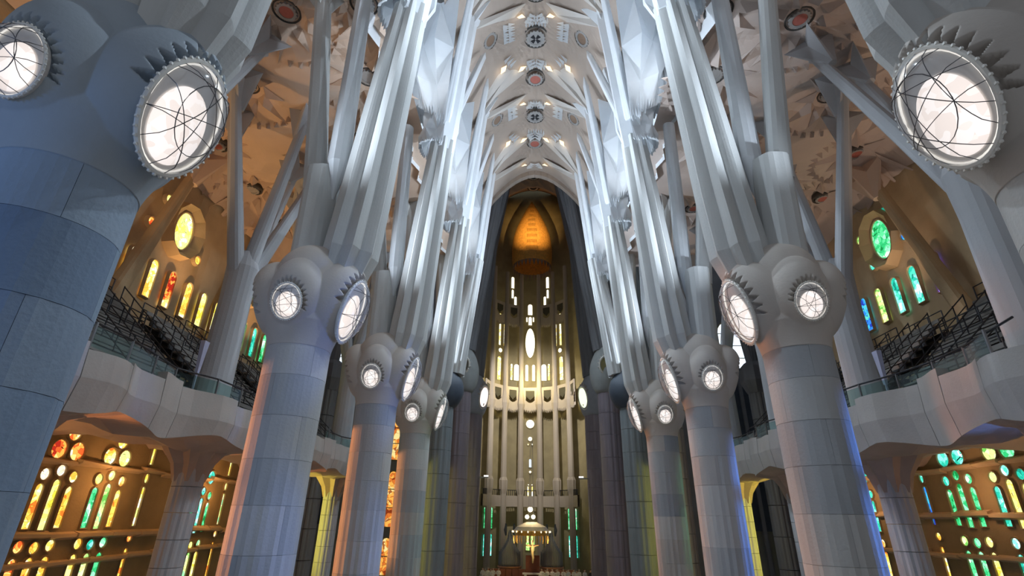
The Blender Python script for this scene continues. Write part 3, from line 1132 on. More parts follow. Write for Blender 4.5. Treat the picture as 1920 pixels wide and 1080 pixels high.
def zaisle(x, y, s):
    z = 30.55
    best = 9
    for (cx, cy) in AM[s]:
        dx, dy = x - cx, y - cy
        r = sqrt(dx * dx + dy * dy)
        best = min(best, r)
        if r < 3.0:
            z += .9 * (1 - r / 3.0) ** 1.2
            w = max(0, min(1, (r - .7) / .6)) * max(0, min(1, (3.0 - r) / .9))
            a = (atan2(dy, dx) / (2 * pi) * 9) % 1
            z += .16 * w * (abs(2 * a - 1) - .5)
    if abs(x) > 20:
        z -= (abs(x) - 20) ** 1.5 * .55
    return z


for s in (-1, 1):
    mb = MB()
    xs = [s * (7.0 + .28 * k) for k in range(56)]
    ys = [5 + .28 * k for k in range(int(38 / .28) + 1)]
    mb.v = [(x, y, zaisle(x, y, s)) for y in ys for x in xs]
    nx = len(xs)
    for j in range(len(ys) - 1):
        for k in range(nx - 1):
            a, b, c, d = j * nx + k, j * nx + k + 1, (j + 1) * nx + k + 1, (j + 1) * nx + k
            mb.f += [(a, b, c), (a, c, d)] if (j + k) % 2 else [(a, b, d), (b, c, d)]
    o = mb.obj('ceiling', AVAULT if s < 0 else AVAULTR)
    o['kind'] = 'structure'
    side = 'left' if s < 0 else 'right'
    AL = ['near the first aisle column', 'over the second aisle column', 'by the window wall', 'by the wall, second along', 'by the wall, third along', 'above the second nave column', 'above the third nave column', 'mid-aisle, farther', 'mid-aisle, farthest', 'close behind the nave branches', 'by the wall, nearest', 'beside the nearest nave branches']
    for k, (x, y) in enumerate(AM[s]):
        medallion((x, y, zaisle(x, y, s) - .12), .62, 'dark-rimmed round medallion in the %s aisle vault, %s' % (side, AL[k]), 'aisle vault medallions', GRILLER if k % 2 == 0 else GRILLE, False, .2)
        # a fan of long pointed stone blades and a few short teeth
        t = bpy.data.objects.new('vault_star', None)
        t.parent = o
        t.location = (x, y, zaisle(x, y, s))
        COL.objects.link(t)
        for q in range(9):
            a = 2 * pi * q / 9 + .35 * k
            d = Vector((cos(a), sin(a), 0))
            n_ = Vector((-d.y, d.x, 0))
            ln = 1.9 if q % 2 else 1.1
            c = d * .9
            e = d * (1.0 + ln)
            za = zaisle(x + c.x, y + c.y, s) - zaisle(x, y, s)
            ze = zaisle(x + e.x, y + e.y, s) - zaisle(x, y, s)
            m_ = MB()
            m_.add([c + n_ * .34 + Vector((0, 0, za)), c - n_ * .34 + Vector((0, 0, za)), e + Vector((0, 0, ze - .05)), c * 1.25 + Vector((0, 0, za - .55)), c + Vector((0, 0, za + .25))],
                   [(0, 1, 3), (0, 3, 2), (1, 2, 3), (0, 2, 4), (1, 4, 2), (0, 4, 1)])
            m_.obj('blade', AVAULT if s < 0 else AVAULTR, t)
        m_ = MB()
        for q in range(10):
            a = 2 * pi * q / 30 + .9 * k
            d = Vector((cos(a), sin(a), 0))
            n_ = Vector((-d.y, d.x, 0))
            c = d * 2.5
            za = zaisle(x + c.x, y + c.y, s) - zaisle(x, y, s)
            m_.add([c + n_ * .12 + Vector((0, 0, za)), c - n_ * .12 + Vector((0, 0, za)), c + d * .5 + Vector((0, 0, za)), c + Vector((0, 0, za - .4)), c + Vector((0, 0, za + .2))],
                   [(0, 1, 3), (0, 3, 2), (1, 2, 3), (0, 2, 4), (1, 4, 2), (0, 4, 1)])
        m_.obj('small_teeth', AVAULT if s < 0 else AVAULTR, t)['kind'] = 'stuff'

# ------------------------------------------------------------------ aisle columns (trees on the galleries)
A_DR = []
for r_, fl in ((.62, .10), (.74, .0)):
    mb = MB()
    N_ = 36
    prof = star_prof(12, fl)
    vs = []
    for z in (.01, .99):
        for k in range(N_):
            th = 2 * pi * k / N_
            vs.append((r_ * prof(k, N_, 0) * cos(th), r_ * prof(k, N_, 0) * sin(th), z))
    fs = [(k, (k + 1) % N_, N_ + (k + 1) % N_, N_ + k) for k in range(N_)]
    fs += [tuple(range(N_ - 1, -1, -1)), tuple(range(N_, 2 * N_))]
    mb.add(vs, fs)
    A_DR.append(mb.mesh('stone_drum', AISLE))
mb = MB()
mb.tube([(0, 0, 10.2), (0, 0, 10.9), (0, 0, 11.6)], [.64, .85, 1.35], 16, star_prof(8, .25))
A_CAP = mb.mesh('capital', SOFFIT)
TIPS = [(-2.7, -.2, 30.2), (1.35, 0, 30.4), (-.8, 3.9, 29.6), (1.5, 3.2, 30.2), (-.8, -3.2, 29.9)]
A_BR = []
for tx, ty, tz in TIPS:
    p0 = (tx * .12, ty * .12, 20.0)
    A_BR.append((branch_mesh('branch', p0, (tx, ty, tz - .8), .40, .26, AISLE, 4, .12, 4, n=16),
                 spike_crown_mesh('branch_head', (tx, ty, tz), (tx * .1, ty * .1, 1), 1.15, 1.7, AISLE, 4, .4)))
mb = MB()
mb.tube([(0, 0, 13.2), (0, 0, 16), (0, 0, 18.6), (0, 0, 20.3), (0, 0, 21.2)], [.80, .76, .72, .78, .45], 20, star_prof(4, .06))
A_TR = mb.mesh('upper_trunk', AISLE)
YO = {-1: -.7, 1: .35}
for i, y in enumerate(ROWS[1:], 1):
    for s in (-1, 1):
        side = 'left' if s < 0 else 'right'
        lab = '%s slender branching column through the %s gallery, outside the nave row' % (ORD[i - 1], side)
        c = thing('aisle_column', lab, 'column', (s * 15, y + YO[s], 0), 'branching columns of the aisles')
        c.scale = (1 if s < 0 else -1, 1, 1)
        for k in range(11):
            link('stone_drum', A_DR[0], c, None, (0, 0, k * 1.0))
        link('capital', A_CAP, c)
        link('upper_trunk', A_TR, c)
        for (m1, m2) in A_BR:
            link('branch', m1, c)
            link('branch_head', m2, c)

# ------------------------------------------------------------------ galleries
def xf(y):
    return 13.0 + .42 * sin(y * .75 + .6) + .16 * sin(y * 2.1)


ZTOP = {-1: 13.25, 1: 13.5}
for s in (-1, 1):
    side = 'left' if s < 0 else 'right'
    gal = thing('gallery_balcony', 'wavy pale stone balcony front along the %s aisle under the seating' % side, 'balcony', (s * 15, 24, 11))
    zt = ZTOP[s] - 11
    # parapet panels, stepped like folded stone
    yy = 7.0
    k = 0
    while yy < 42:
        w = (2.1, 1.5, 2.6, 1.8)[k % 4]
        st = (0, .28, .10, -.12)[k % 4]
        pm = MB()
        n = 5
        vs = []
        for j in range(n + 1):
            y = yy + .012 + (w - .024) * j / n
            x = xf(y)
            vs += [(s * (x - 15 + .0), y - 24, zt + st), (s * (x - 15 - .06), y - 24, zt - .9), (s * (x - 15 + .10), y - 24, .62 + .2 * sin(y * 1.3)), (s * (x - 15 + .45), y - 24, .85), (s * (x - 15 + .45), y - 24, zt + st)]
        if s > 0:
            pass
        m = 5
        fs = []
        for j in range(n):
            for q in range(m):
                a, b = j * m + q, j * m + (q + 1) % m
                f = (a, b, b + m, a + m)
                fs.append(f if s < 0 else f[::-1])
        fs.append(tuple(range(m - 1, -1, -1)))
        fs.append(tuple(n * m + q for q in range(m)))
        pm.add(vs, fs)
        pm.obj('stone_panel', PARAPET, gal)
        yy += w
        k += 1
    # folded soffit: ridges fan out from every column capital
    sm = MB()
    ny = 96
    nxs = 16
    for j in range(ny + 1):
        y = 6.5 + 36 * j / ny
        t = ((y - 14.8 - YO[s]) / BAY) % 1.0
        for q in range(nxs + 1):
            f = q / nxs
            x = 13.55 + 8.9 * f
            xx = x if q else xf(y) + .10
            dcol = min(t, 1 - t) * BAY
            arch_ = min(1.0, dcol / 3.4)
            z = 11.62 + .2 * sin(y * 1.3) * max(0, 1 - f * 4) + (.80 * arch_ ** .7) * min(1, max(0, (f - .12) / .3)) + .45 * min(1, max(0, (f - .3) / .4))
            z -= .55 * max(0, 1 - abs(x - 15) / 1.3) * max(0, 1 - dcol / 1.6)
            zz = abs(((y * .95 + x * .3) % 2.0) - 1.0)
            z += .40 * (zz - .5) * min(1, f * 9)
            sm.v.append((s * xx - s * 15, y - 24, z - 11))
    m = nxs + 1
    for j in range(ny):
        for q in range(nxs):
            a, b, c, d = j * m + q, (j + 1) * m + q, (j + 1) * m + q + 1, j * m + q + 1
            sm.f += [(a, b, c), (a, c, d)] if (j + q) % 2 else [(a, b, d), (b, c, d)]
    sm.obj('folded_soffit', SOFFIT, gal)
    fm = MB().box((s * 0 + (-7.4 if s < 0 else -1.4), -17.5, 2.05), (1.4 if s < 0 else 7.4, 18.5, 2.2))
    fm.obj('deck', PARAPET, gal)

    # glass balustrade and handrail per bay
    zr = 14.0 if s < 0 else 14.2
    for bi in range(1, 4):
        ya, yb = ROWS[bi] + YO[s] + .9 - (BAY if bi == 0 else 0), ROWS[bi] + YO[s] + BAY - .9
        if bi == 1:
            ya -= 1.6
        bl = thing('glass_balustrade', 'glass balustrade with thin handrail on the %s gallery edge, %s bay' % (side, ORD[bi - 1]), 'railing', (s * 13.5, ya, 13.2), 'glass balustrades of the galleries')
        n = 5
        xr = 13.62
        hp = []
        for j in range(n + 1):
            y = ya + (yb - ya) * j / n
            x = xf(y) + .3
            hp.append((s * (x - 13.5), y - ya, zr - 13.2))
            MB().box((s * (x - 13.5) - .03, y - ya - .03, 0), (s * (x - 13.5) + .03, y - ya + .03, zr - 13.2)).obj('post', STEEL, bl)
        for j in range(n):
            y0, y1 = hp[j][1] + .06, hp[j + 1][1] - .06
            x0, x1 = hp[j][0], hp[j + 1][0]
            pn = MB()
            pn.add([(x0 - .01, y0, .1), (x1 - .01, y1, .1), (x1 - .01, y1, zr - 13.3), (x0 - .01, y0, zr - 13.3),
                    (x0 + .01, y0, .1), (x1 + .01, y1, .1), (x1 + .01, y1, zr - 13.3), (x0 + .01, y0, zr - 13.3)],
                   [(3, 2, 1, 0), (4, 5, 6, 7), (0, 1, 5, 4), (1, 2, 6, 5), (2, 3, 7, 6), (3, 0, 4, 7)])
            pn.obj('glass_panel', RAILG, bl)
        h = MB()
        h.tube([(a, -1.0 if q == 0 else (b + 1.0 if q == n else b), c) for q, (a, b, c) in enumerate(hp)], .035, 6)
        h.obj('handrail', DARKM, bl)
        # tiered seating
        ys0, ys1 = ya + .2, yb - .2
        st = thing('tiered_seating', 'dark tiered bench seating with black railings on the %s gallery, %s bay' % (side, ORD[bi - 1]), 'seating', (s * 15, ys0, 13.2), 'tiered seating of the galleries')
        L = ys1 - ys0
        N_ = 8
        for r in range(N_):
            x0 = .2 + r * .66
            z0 = .30 + r * .60
            xa, xb = sorted((s * x0, s * (x0 + .42)))
            MB().box((xa, 0, z0 + .36), (xb, L, z0 + .44)).obj('bench', SEAT, st)
            xa, xb = sorted((s * (x0 + .06), s * (x0 + .12)))
            b = MB().box((xa, .05, z0), (xb, L - .05, z0 + .34))
            xa, xb = sorted((s * (x0 + .42), s * (x0 + .70)))
            b.box((xa, .02, z0 - .12), (xb, L - .02, z0 + .10))
            b.obj('riser', SEATB, st)
            xa, xb = sorted((s * (x0 + .38), s * (x0 + .43)))
            MB().box((xa, 0, z0 + .62), (xb, L, z0 + .80)).obj('backrest', SEAT, st)
        # railings: across the back and down the aisles of the stand
        def rail(y0, y1, x, z, hgt):
            rl = MB()
            nn = max(2, int((y1 - y0) / .9))
            for q in range(nn + 1):
                y = y0 + (y1 - y0) * q / nn
                rl.tube([(s * x, y, z), (s * x, y, z + hgt)], .03, 5)
            for hh in (.35, .7, 1.0):
                rl.tube([(s * x, y0, z + hgt * hh), (s * x, y1, z + hgt * hh)], .028, 5)
            rl.obj('railing', DARKM, st)
        rail(0, L * .47, 5.5, 4.6, 1.15)
        rail(L * .53, L, 5.5, 4.6, 1.45)
        rail(L * .2, L * .5, 3.6, 3.5, 1.0)
        rail(L * .55, L * .95, 3.0, 3.0, 1.0)
        rail(L * .05, L * .35, 1.8, 1.6, 1.0)
        rail(L * .4, L * .8, 1.3, 1.3, 1.0)
        for q in (.01, .24, .5, .76, .99):
            rl = MB()
            for r in range(N_):
                x0 = .2 + r * .66
                z0 = .30 + r * .60
                rl.tube([(s * x0, L * q, z0), (s * x0, L * q, z0 + 1.15)], .028, 5)
            rl.tube([(s * .2, L * q, 1.4), (s * (.2 + 7 * .66), L * q, 1.4 + 7 * .60)], .03, 5)
            rl.tube([(s * .2, L * q, .9), (s * (.2 + 7 * .66), L * q, .9 + 7 * .60)], .025, 5)
            rl.obj('stair_rail', DARKM, st)
        fr = MB()
        for q in range(5):
            y = L * (q + .5) / 5
            fr.tube([(s * 5.3, y, 0), (s * 5.3, y, 4.3)], .05, 5)
            fr.tube([(s * 3.0, y, 0), (s * 3.0, y, 2.4)], .05, 5)
            fr.tube([(s * .3, y, .1), (s * 5.3, y, 4.2)], .05, 5)
        fr.obj('support_frame', DARKM, st)
        # slim floodlight mast in front of the seats
        if bi == 1:
            fl = thing('floodlight_mast', 'slim lavender-grey floodlight mast in front of the %s gallery seats' % side, 'floodlight', (s * 13.9, ROWS[bi] + YO[s] + 5.6, 13.2))
            LAV = plain('lavender_paint', (.45, .46, .62), .5)
            MB().box((-.03, -.03, 0), (.03, .03, 1.3)).obj('pole', LAV, fl)
            h = MB()
            h.add([(-.05, -.06, .9), (.05, -.06, .9), (.05, .06, .9), (-.05, .06, .9), (-.10, -.16, 2.3), (.10, -.16, 2.3), (.10, .16, 2.3), (-.10, .16, 2.3)],
                  [(3, 2, 1, 0), (4, 5, 6, 7), (0, 1, 5, 4), (1, 2, 6, 5), (2, 3, 7, 6), (3, 0, 4, 7)])
            h.obj('head', LAV, fl)
            MB().box((-.2, -.2, 0), (.2, .2, .05)).obj('base', LAV, fl)

# ------------------------------------------------------------------ window walls
WN = [0]


def window_piece(parent, s, X, poly, mat, frame_r, wall_mat):
    """one light: a pane set in a raised stone frame"""
    pm = MB()
    n = len(poly)
    pm.prism(poly, lambda u, v: (s * (X - .02), u, v), lambda u, v: (s * (X + .10), u, v)) if s < 0 else pm.prism(poly[::-1], lambda u, v: (s * (X - .02), u, v), lambda u, v: (s * (X + .10), u, v))
    p = pm.obj('pane', mat, parent)
    cu = sum(q[0] for q in poly) / n
    cv = sum(q[1] for q in poly) / n
    fmb = MB()
    vs = []
    for (u, v) in poly:
        du, dv = u - cu, v - cv
        l = sqrt(du * du + dv * dv)
        k1 = 1 + frame_r / l
        vs += [(s * (X - .10), u, v), (s * (X - .12), cu + du * (1 + frame_r * .5 / l), cv + dv * (1 + frame_r * .5 / l)), (s * (X + .1), cu + du * k1, cv + dv * k1), (s * (X + .1), u, v)]
    fs = []
    for k in range(n):
        k2 = (k + 1) % n
        for q in range(4):
            f = (k * 4 + q, k2 * 4 + q, k2 * 4 + (q + 1) % 4, k * 4 + (q + 1) % 4)
            fs.append(f if s > 0 else f[::-1])
    fmb.add(vs, fs)
    fmb.obj('frame', wall_mat, p)
    return p


def circ(u, v, ru, rv=None, n=18):
    rv = rv or ru
    return [(u + ru * cos(2 * pi * k / n), v + rv * sin(2 * pi * k / n)) for k in range(n)]


def lanc(u, v0, v1, w):
    h = w / 2
    pts = [(u - h, v0), (u + h, v0)]
    for k in range(9):
        a = pi * k / 8
        pts.append((u + h * cos(a), v1 - h + h * sin(a)))
    return pts


def window_group(s, X, wall_mat, pieces):
    WN[0] += 1
    st = struct('window_%d' % WN[0])
    for poly, mat in pieces:
        window_piece(st, s, X, poly, PALS[mat], .10, wall_mat)
    return st


def low_group(s, X, y, z, cols, flip=1):
    """three big roundels, three small ones, three lancets; the same small below"""
    c = lambda k: cols[k % len(cols)]
    P = []
    f = flip
    P += [(circ(y + .05, z + 2.42, .36, .34), c(0)), (circ(y - .52, z + 1.62, .42), c(1)), (circ(y + .52, z + 1.62, .42), c(2))]
    P += [(circ(y - .78, z + .50, .25), c(3)), (circ(y, z + .72, .25), c(4)), (circ(y + .80, z + .48, .25), c(5))]
    P += [(lanc(y - .80, z - 1.75, z + .1, .40), c(6)), (lanc(y, z - 1.80, z + .32, .40), c(7)), (lanc(y + .80, z - 1.72, z + .06, .40), c(8))]
    P += [(circ(y - .78, z - 2.45, .24), c(9)), (circ(y, z - 2.52, .24), c(10)), (circ(y + .80, z - 2.45, .24), c(11))]
    P += [(lanc(y - .80, z - 5.0, z - 2.9, .40), c(12)), (lanc(y, z - 5.0, z - 2.9, .40), c(13)), (lanc(y + .80, z - 5.0, z - 2.9, .40), c(14))]
    return window_group(s, X, WALLM, P)


def strip_group(s, X, y, z, cols):
    c = lambda k: cols[k % len(cols)]
    P = [(lanc(y, z + 1.5, z + 2.5, .26), c(0)), (circ(y, z + .75, .16, .26), c(1)), (lanc(y, z - 1.7, z + .3, .26), c(2)), (circ(y, z - 2.3, .2), c(3)), (lanc(y, z - 5, z - 2.8, .26), c(4))]
    return window_group(s, X, WALLM, P)


XW = 22.4
for s in (-1, 1):
    side = 'left' if s < 0 else 'right'
    # lower wall, upper wall
    w = MB()
    w.box((min(s * XW, s * (XW + .8)), 4, 0), (max(s * XW, s * (XW + .8)), 43, 13.2))
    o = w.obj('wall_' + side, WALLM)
    o['kind'] = 'structure'
    # courses of rough ledges and shallow piers on the lower wall
    for zc, hh in (((9.5 if s > 0 else 8.0) - .1, .28), ((10.0 if s < 0 else 10.7) + 1.05, .22), ((10.0 if s < 0 else 10.7) - 3.2, .22)):
        yy = 5
        while yy < 42.5:
            wdt = random.uniform(1.4, 2.6)
            jb = MB()
            d = random.uniform(.22, .42)
            x0, x1 = s * (XW - d), s * (XW + .05)
            dz = random.uniform(-.1, .1)
            jb.add([(x0, yy + .02, zc + dz), (x1, yy + .02, zc - .12 + dz), (x1, yy + wdt - .02, zc - .12 + dz), (x0, yy + wdt - .02, zc + dz * .5),
                    (x0, yy + .02, zc + hh * .6 + dz), (x1, yy + .02, zc + hh + dz), (x1, yy + wdt - .02, zc + hh + dz), (x0, yy + wdt - .02, zc + hh * .4)],
                   [(3, 2, 1, 0), (4, 5, 6, 7), (0, 1, 5, 4), (1, 2, 6, 5), (2, 3, 7, 6), (3, 0, 4, 7)])
            jb.obj('ledge_stone', WALLU, o)
            yy += wdt
    w = MB()
    n = 70
    # upper wall: gentle vertical folds
    for k in range(n + 1):
        y = 4 + 39 * k / n
        for j in range(13):
            z = 13.2 + 17.0 * j / 12
            fold = .16 * (abs(((y / 1.65) % 2) - 1) - .5)
            w.v.append((s * (XW + .12 + fold), y, z))
    for k in range(n):
        for j in range(12):
            a, b, c, d = k * 13 + j, (k + 1) * 13 + j, (k + 1) * 13 + j + 1, k * 13 + j + 1
            w.f += [(a, b, c), (a, c, d)]
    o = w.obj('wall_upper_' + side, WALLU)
    o['kind'] = 'structure'

# left lower windows: warm to green going away from the camera
zl = 10.0
low_group(-1, XW, 24.4, zl, ['red', 'red', 'red', 'white', 'white', 'orange', 'orange', 'yellow', 'orange', 'red', 'orange', 'orange', 'red', 'orange', 'orange'])
low_group(-1, XW, 27.55, zl, ['orange', 'orange', 'yellow', 'yellow', 'yellow', 'red', 'green', 'lime', 'orange', 'orange', 'teal', 'green', 'orange', 'lime', 'green'])
strip_group(-1, XW, 30.15, zl, ['yellow', 'yellow', 'yellow', 'red', 'orange'])
low_group(-1, XW, 35.9, zl - .4, ['green', 'green', 'teal', 'green', 'teal', 'green', 'green', 'teal', 'green', 'lime', 'yellow', 'lime', 'green', 'lime', 'yellow'])
strip_group(-1, XW, 38.4, zl, ['yellow', 'yellow', 'lime', 'red', 'orange'])
low_group(-1, XW, 21.2, zl, ['red', 'red', 'orange', 'red', 'red', 'orange', 'red', 'orange', 'red'])
zr_ = 10.7
low_group(1, XW, 26.65, zr_, ['green', 'green', 'lime', 'teal', 'teal', 'lime', 'yellow', 'yellow', 'teal', 'teal', 'green', 'teal', 'green', 'green', 'teal'])
low_group(1, XW, 29.75, zr_, ['green', 'teal', 'teal', 'green', 'green', 'teal', 'green', 'green', 'green', 'yellow', 'green', 'lime', 'yellow', 'green', 'green'])
strip_group(1, XW, 32.35, zr_, ['green', 'teal', 'blue', 'orange', 'orange'])
low_group(1, XW, 38.3, zr_ - .4, ['teal', 'teal', 'green', 'teal', 'teal', 'green', 'teal', 'green', 'teal', 'red', 'red', 'red', 'orange', 'orange', 'red'])
low_group(1, XW, 23.5, zr_, ['green', 'yellow', 'teal', 'green', 'yellow', 'green', 'yellow', 'green', 'teal'])


def upper_group(s, yc, dz, cols, oval, rounds):
    P = []
    for k in range(6):
        y = yc + (k - 2) * 1.62
        P.append((lanc(y, 20.15 + dz, 22.45 + dz, .60), cols[k]))
    return window_group(s, XW - .06, WALLU, P)


def oval_window(s, y, z, mat, ru, rv):
    """the tall oval light in its faceted stone hood"""
    WN[0] += 1
    st = struct('window_%d' % WN[0])
    window_piece(st, s, XW - .05, circ(y, z, ru, rv, 24), PALS[mat], .16, WALLU)
    for k in range(10):
        a0, a1 = 2 * pi * k / 10 + .15, 2 * pi * (k + 1) / 10 + .15
        e = 1.12
        hb = MB()
        i0 = (s * (XW - .05), y + ru * e * cos(a0), z + rv * e * sin(a0))
        i1 = (s * (XW - .05), y + ru * e * cos(a1), z + rv * e * sin(a1))
        o0 = (s * (XW - .55), y + ru * 1.9 * cos(a0), z + rv * 1.45 * sin(a0))
        o1 = (s * (XW - .55), y + ru * 1.9 * cos(a1), z + rv * 1.45 * sin(a1))
        w0 = (s * (XW + .2), y + ru * 2.1 * cos(a0), z + rv * 1.6 * sin(a0))
        w1 = (s * (XW + .2), y + ru * 2.1 * cos(a1), z + rv * 1.6 * sin(a1))
        f = [(0, 1, 3, 2), (2, 3, 5, 4), (4, 5, 1, 0), (0, 2, 4), (1, 5, 3)]
        hb.add([i0, i1, o0, o1, w0, w1], f)
        hb.obj('hood_facet', WALLU, st)


def round_window(s, y, z, r, mat):
    WN[0] += 1
    st = struct('window_%d' % WN[0])
    window_piece(st, s, XW - .06, circ(y, z, r), PALS[mat], .12, WALLU)


upper_group(-1, 27.3, 0, ['orange', 'orange', 'red', 'orange', 'yellow', 'yellow'], 0, 0)
upper_group(-1, 35.8, 0, ['yellow', 'lime', 'green', 'teal', 'green', 'lime'], 0, 0)
upper_group(1, 29.6, .6, ['violet', 'teal', 'teal', 'lime', 'blue', 'blue'], 0, 0)
upper_group(1, 38.2, .6, ['blue', 'blue', 'blue', 'teal', 'blue', 'blue'], 0, 0)
oval_window(-1, 27.0, 25.2, 'yellow', .78, 1.25)
oval_window(1, 29.5, 25.8, 'green', .82, 1.35)
oval_window(-1, 35.6, 25.2, 'green', .55, 1.15)
oval_window(1, 38.1, 25.8, 'teal', .55, 1.15)
for y, z, m_ in ((25.1, 26.3, 'yellow'), (24.4, 24.3, 'red'), (28.9, 24.1, 'orange'), (34.0, 24.2, 'teal'), (33.3, 26, 'lime')):
    round_window(-1, y, z, .27, m_)
for y, z, m_ in ((30.9, 24.6, 'teal'), (27.6, 25.0, 'blue'), (28.6, 27.3, 'teal'), (31.4, 26.8, 'lime'), (36.5, 24.6, 'blue')):
    round_window(1, y, z, .30, m_)

# brown leaning piers in front of the upper walls
for s, ya, yb in ((-1, 22.6, 25.5), (1, 24.2, 27.6), (-1, 31.0, 34.0), (1, 33.0, 36.2)):
    side = 'left' if s < 0 else 'right'
    far = 'nearer' if ya < 28 else 'farther'
    t = thing('wall_pier', 'brown leaning stone pier with a pointed head by the %s upper windows, %s one' % (side, far), 'pier', (s * 21.3, ya, 13.2))
    link('shaft', branch_mesh('shaft', (0, -1.6, 0), (-s * -.2, yb - ya, 15.6), .55, .30, WALLU, 4, .12, 5, n=16), t)
    link('pier_head', spike_crown_mesh('pier_head', (0, yb - ya + .1, 16.2), (0, .15, 1), 1.5, 1.9, AVAULT, 4, .2), t)

# ------------------------------------------------------------------ crossing walls and transepts
for s in (-1, 1):
    side = 'left' if s < 0 else 'right'
    o = MB().box((min(s * 9.5, s * 34), 68, 0), (max(s * 9.5, s * 34), 69, 64)).obj('wall_transept_far_' + side, WALLG)
    o['kind'] = 'structure'
    o = MB().box((min(s * 34, s * 35), 43, 0), (max(s * 34, s * 35), 69, 48)).obj('wall_transept_end_' + side, WALLG)
    o['kind'] = 'structure'
    o = MB().box((min(s * 22.4, s * 34), 43, 0), (max(s * 22.4, s * 34), 43.8, 48)).obj('wall_transept_near_' + side, WALLG)
    o['kind'] = 'structure'


def far_window(x, y, z, w, h, mat, round_=True, mull=0):
    """a light in a wall that faces the camera"""
    WN[0] += 1
    st = struct('window_%d' % WN[0])
    poly = lanc(0, -h / 2, h / 2, w) if round_ else circ(0, 0, w / 2, h / 2, 20)
    pm = MB()
    pm.prism(poly, lambda u, v: (x + u, y - .06, z + v), lambda u, v: (x + u, y + .1, z + v))
    p = pm.obj('pane', mat, st)
    fm = MB()
    pts = [(x + u * 1.04, y - .08, z + v * 1.02) for u, v in poly]
    fm.tube(pts + [pts[0]], .10, 5, cap=False, ref=(0, 1, 0))
    fm.obj('frame', APSEW, p)
    for k in range(mull):
        zz = z - h / 2 + h * (k + 1) / (mull + 1)
        MB().box((x - w / 2, y - .12, zz - .05), (x + w / 2, y - .02, zz + .05)).obj('mullion', APSEW, p)


ORW = stained('glass_far_orange', ((.25, .04, .01), (.7, .18, .03), (1, .45, .08), (1, .75, .3), (.4, .12, .03)), 1.1, 1.4)
for z, h in ((18.6, 6.0), (11.0, 6.4), (3.6, 6.0)):
    for x in (-19.3, -17.9):
        far_window(x, 68, z, 1.1, h, ORW, True, 2)
    far_window(9.9, 68, z - 2, .5, h * .6, GOLDW, True, 3)
BL = PALS['blue']
far_window(10.1, 68, 20.5, .45, 3.4, PALS['violet'], True, 1)
for s in (-1, 1):
    far_window(s * 27.6 - .5, 68, 31, 3.2, 7.0, SKYW, True, 3)
    far_window(s * 31.3 - .5, 68, 31, 2.2, 7.0, SKYW, True, 3)
    # jagged stone screen under the daylight window
    side = 'left' if s < 0 else 'right'
    t = thing('stone_screen', 'jagged dark stone screen under the %s transept daylight window' % side, 'screen', (s * 28.5, 66.5, 0))
    mb = MB()
    poly = [(-4, 8), (4, 8)]
    for k in range(13):
        poly.append((4 - 8 * k / 12, 27.2 + (.9 if k % 2 else 0)))
    mb.prism(poly, lambda u, v: (u, -.2, v), lambda u, v: (u, .2, v))
    mb.obj('panel', BASALTD, t)
    for k in range(5):
        MB().box((-4 + 1.9 * k, -.5, 0), (-3.6 + 1.9 * k, -.2, 27)).obj('post', WALLG, t)
# pale tall piers of the transept seen between the nave columns
for x, y, m_, lab in ((-21.5, 52, GRANB, 'blue-grey transept pier behind the second left nave column'), (-17.6, 60, KNOT, 'pale transept pier behind the third left nave column'),
                      (15.4, 58, KNOT, 'pale lit transept pier between third and fourth right nave columns'), (12.4, 52, BASALT, 'dark transept pier behind the third right nave column'),
                      (22.5, 52, GRANB, 'blue-grey transept pier behind the second right nave column'),
                      (-26, 58, BASALT, 'dark transept pier far left behind the gallery'), (26.5, 58, BASALT, 'dark transept pier far right behind the gallery')):
    t = thing('transept_pier', lab, 'column', (x, y, 0))
    for k in range(8):
        link('stone_drum', A_DR[0], t, m_, (0, 0, k * 2.6)).scale = (1.5, 1.5, 2.6)
    b = MB()
    b.tube([(0, 0, 20.8), (0, 0, 22), (0, 0, 23.5), (0, 0, 24)], [.95, 1.5, 1.3, .8], 16, star_prof(8, .12))
    b.obj('knot', m_, t)
    straight(t, 'branch', (0, 0, 23.8), (1.6, 0, 44), .6, .45, m_, 6)
    straight(t, 'branch', (0, 0, 23.8), (-1.8, .5, 42), .6, .45, m_, 6)

# ------------------------------------------------------------------ apse
AX, AY = -.6, 80.0
# curved back wall
w = MB()
n = 40
R = 9.6
for j in range(26):
    z = 76 * j / 25
    for k in range(n + 1):
        a = pi * k / n
        w.v.append((AX + R * cos(a), AY + R * sin(a), z))
for j in range(25):
    for k in range(n):
        w.f.append((j * (n + 1) + k, (j + 1) * (n + 1) + k, (j + 1) * (n + 1) + k + 1, j * (n + 1) + k + 1))
o = w.obj('wall_apse', APSEW, None, True)
o['kind'] = 'structure'


def apse_window(ang, z, w_, h_, mat, round_=False, r=R):
    WN[0] += 1
    st = struct('window_%d' % WN[0])
    st.location = (AX + (r - .12) * sin(ang), AY + (r - .12) * cos(ang), z)
    st.rotation_euler = (0, 0, -ang)
    poly = circ(0, 0, w_ / 2, h_ / 2, 20) if round_ else lanc(0, -h_ / 2, h_ / 2, w_)
    pm = MB()
    pm.prism(poly, lambda u, v: (u, 0, v), lambda u, v: (u, .3, v))
    p = pm.obj('pane', mat, st)
    fm = MB()
    pts = [(u * 1.06, -.02, v * 1.03) for u, v in poly]
    fm.tube(pts + [pts[0]], .08, 5, cap=False, ref=(0, 1, 0))
    fm.obj('frame', APSEW, p)


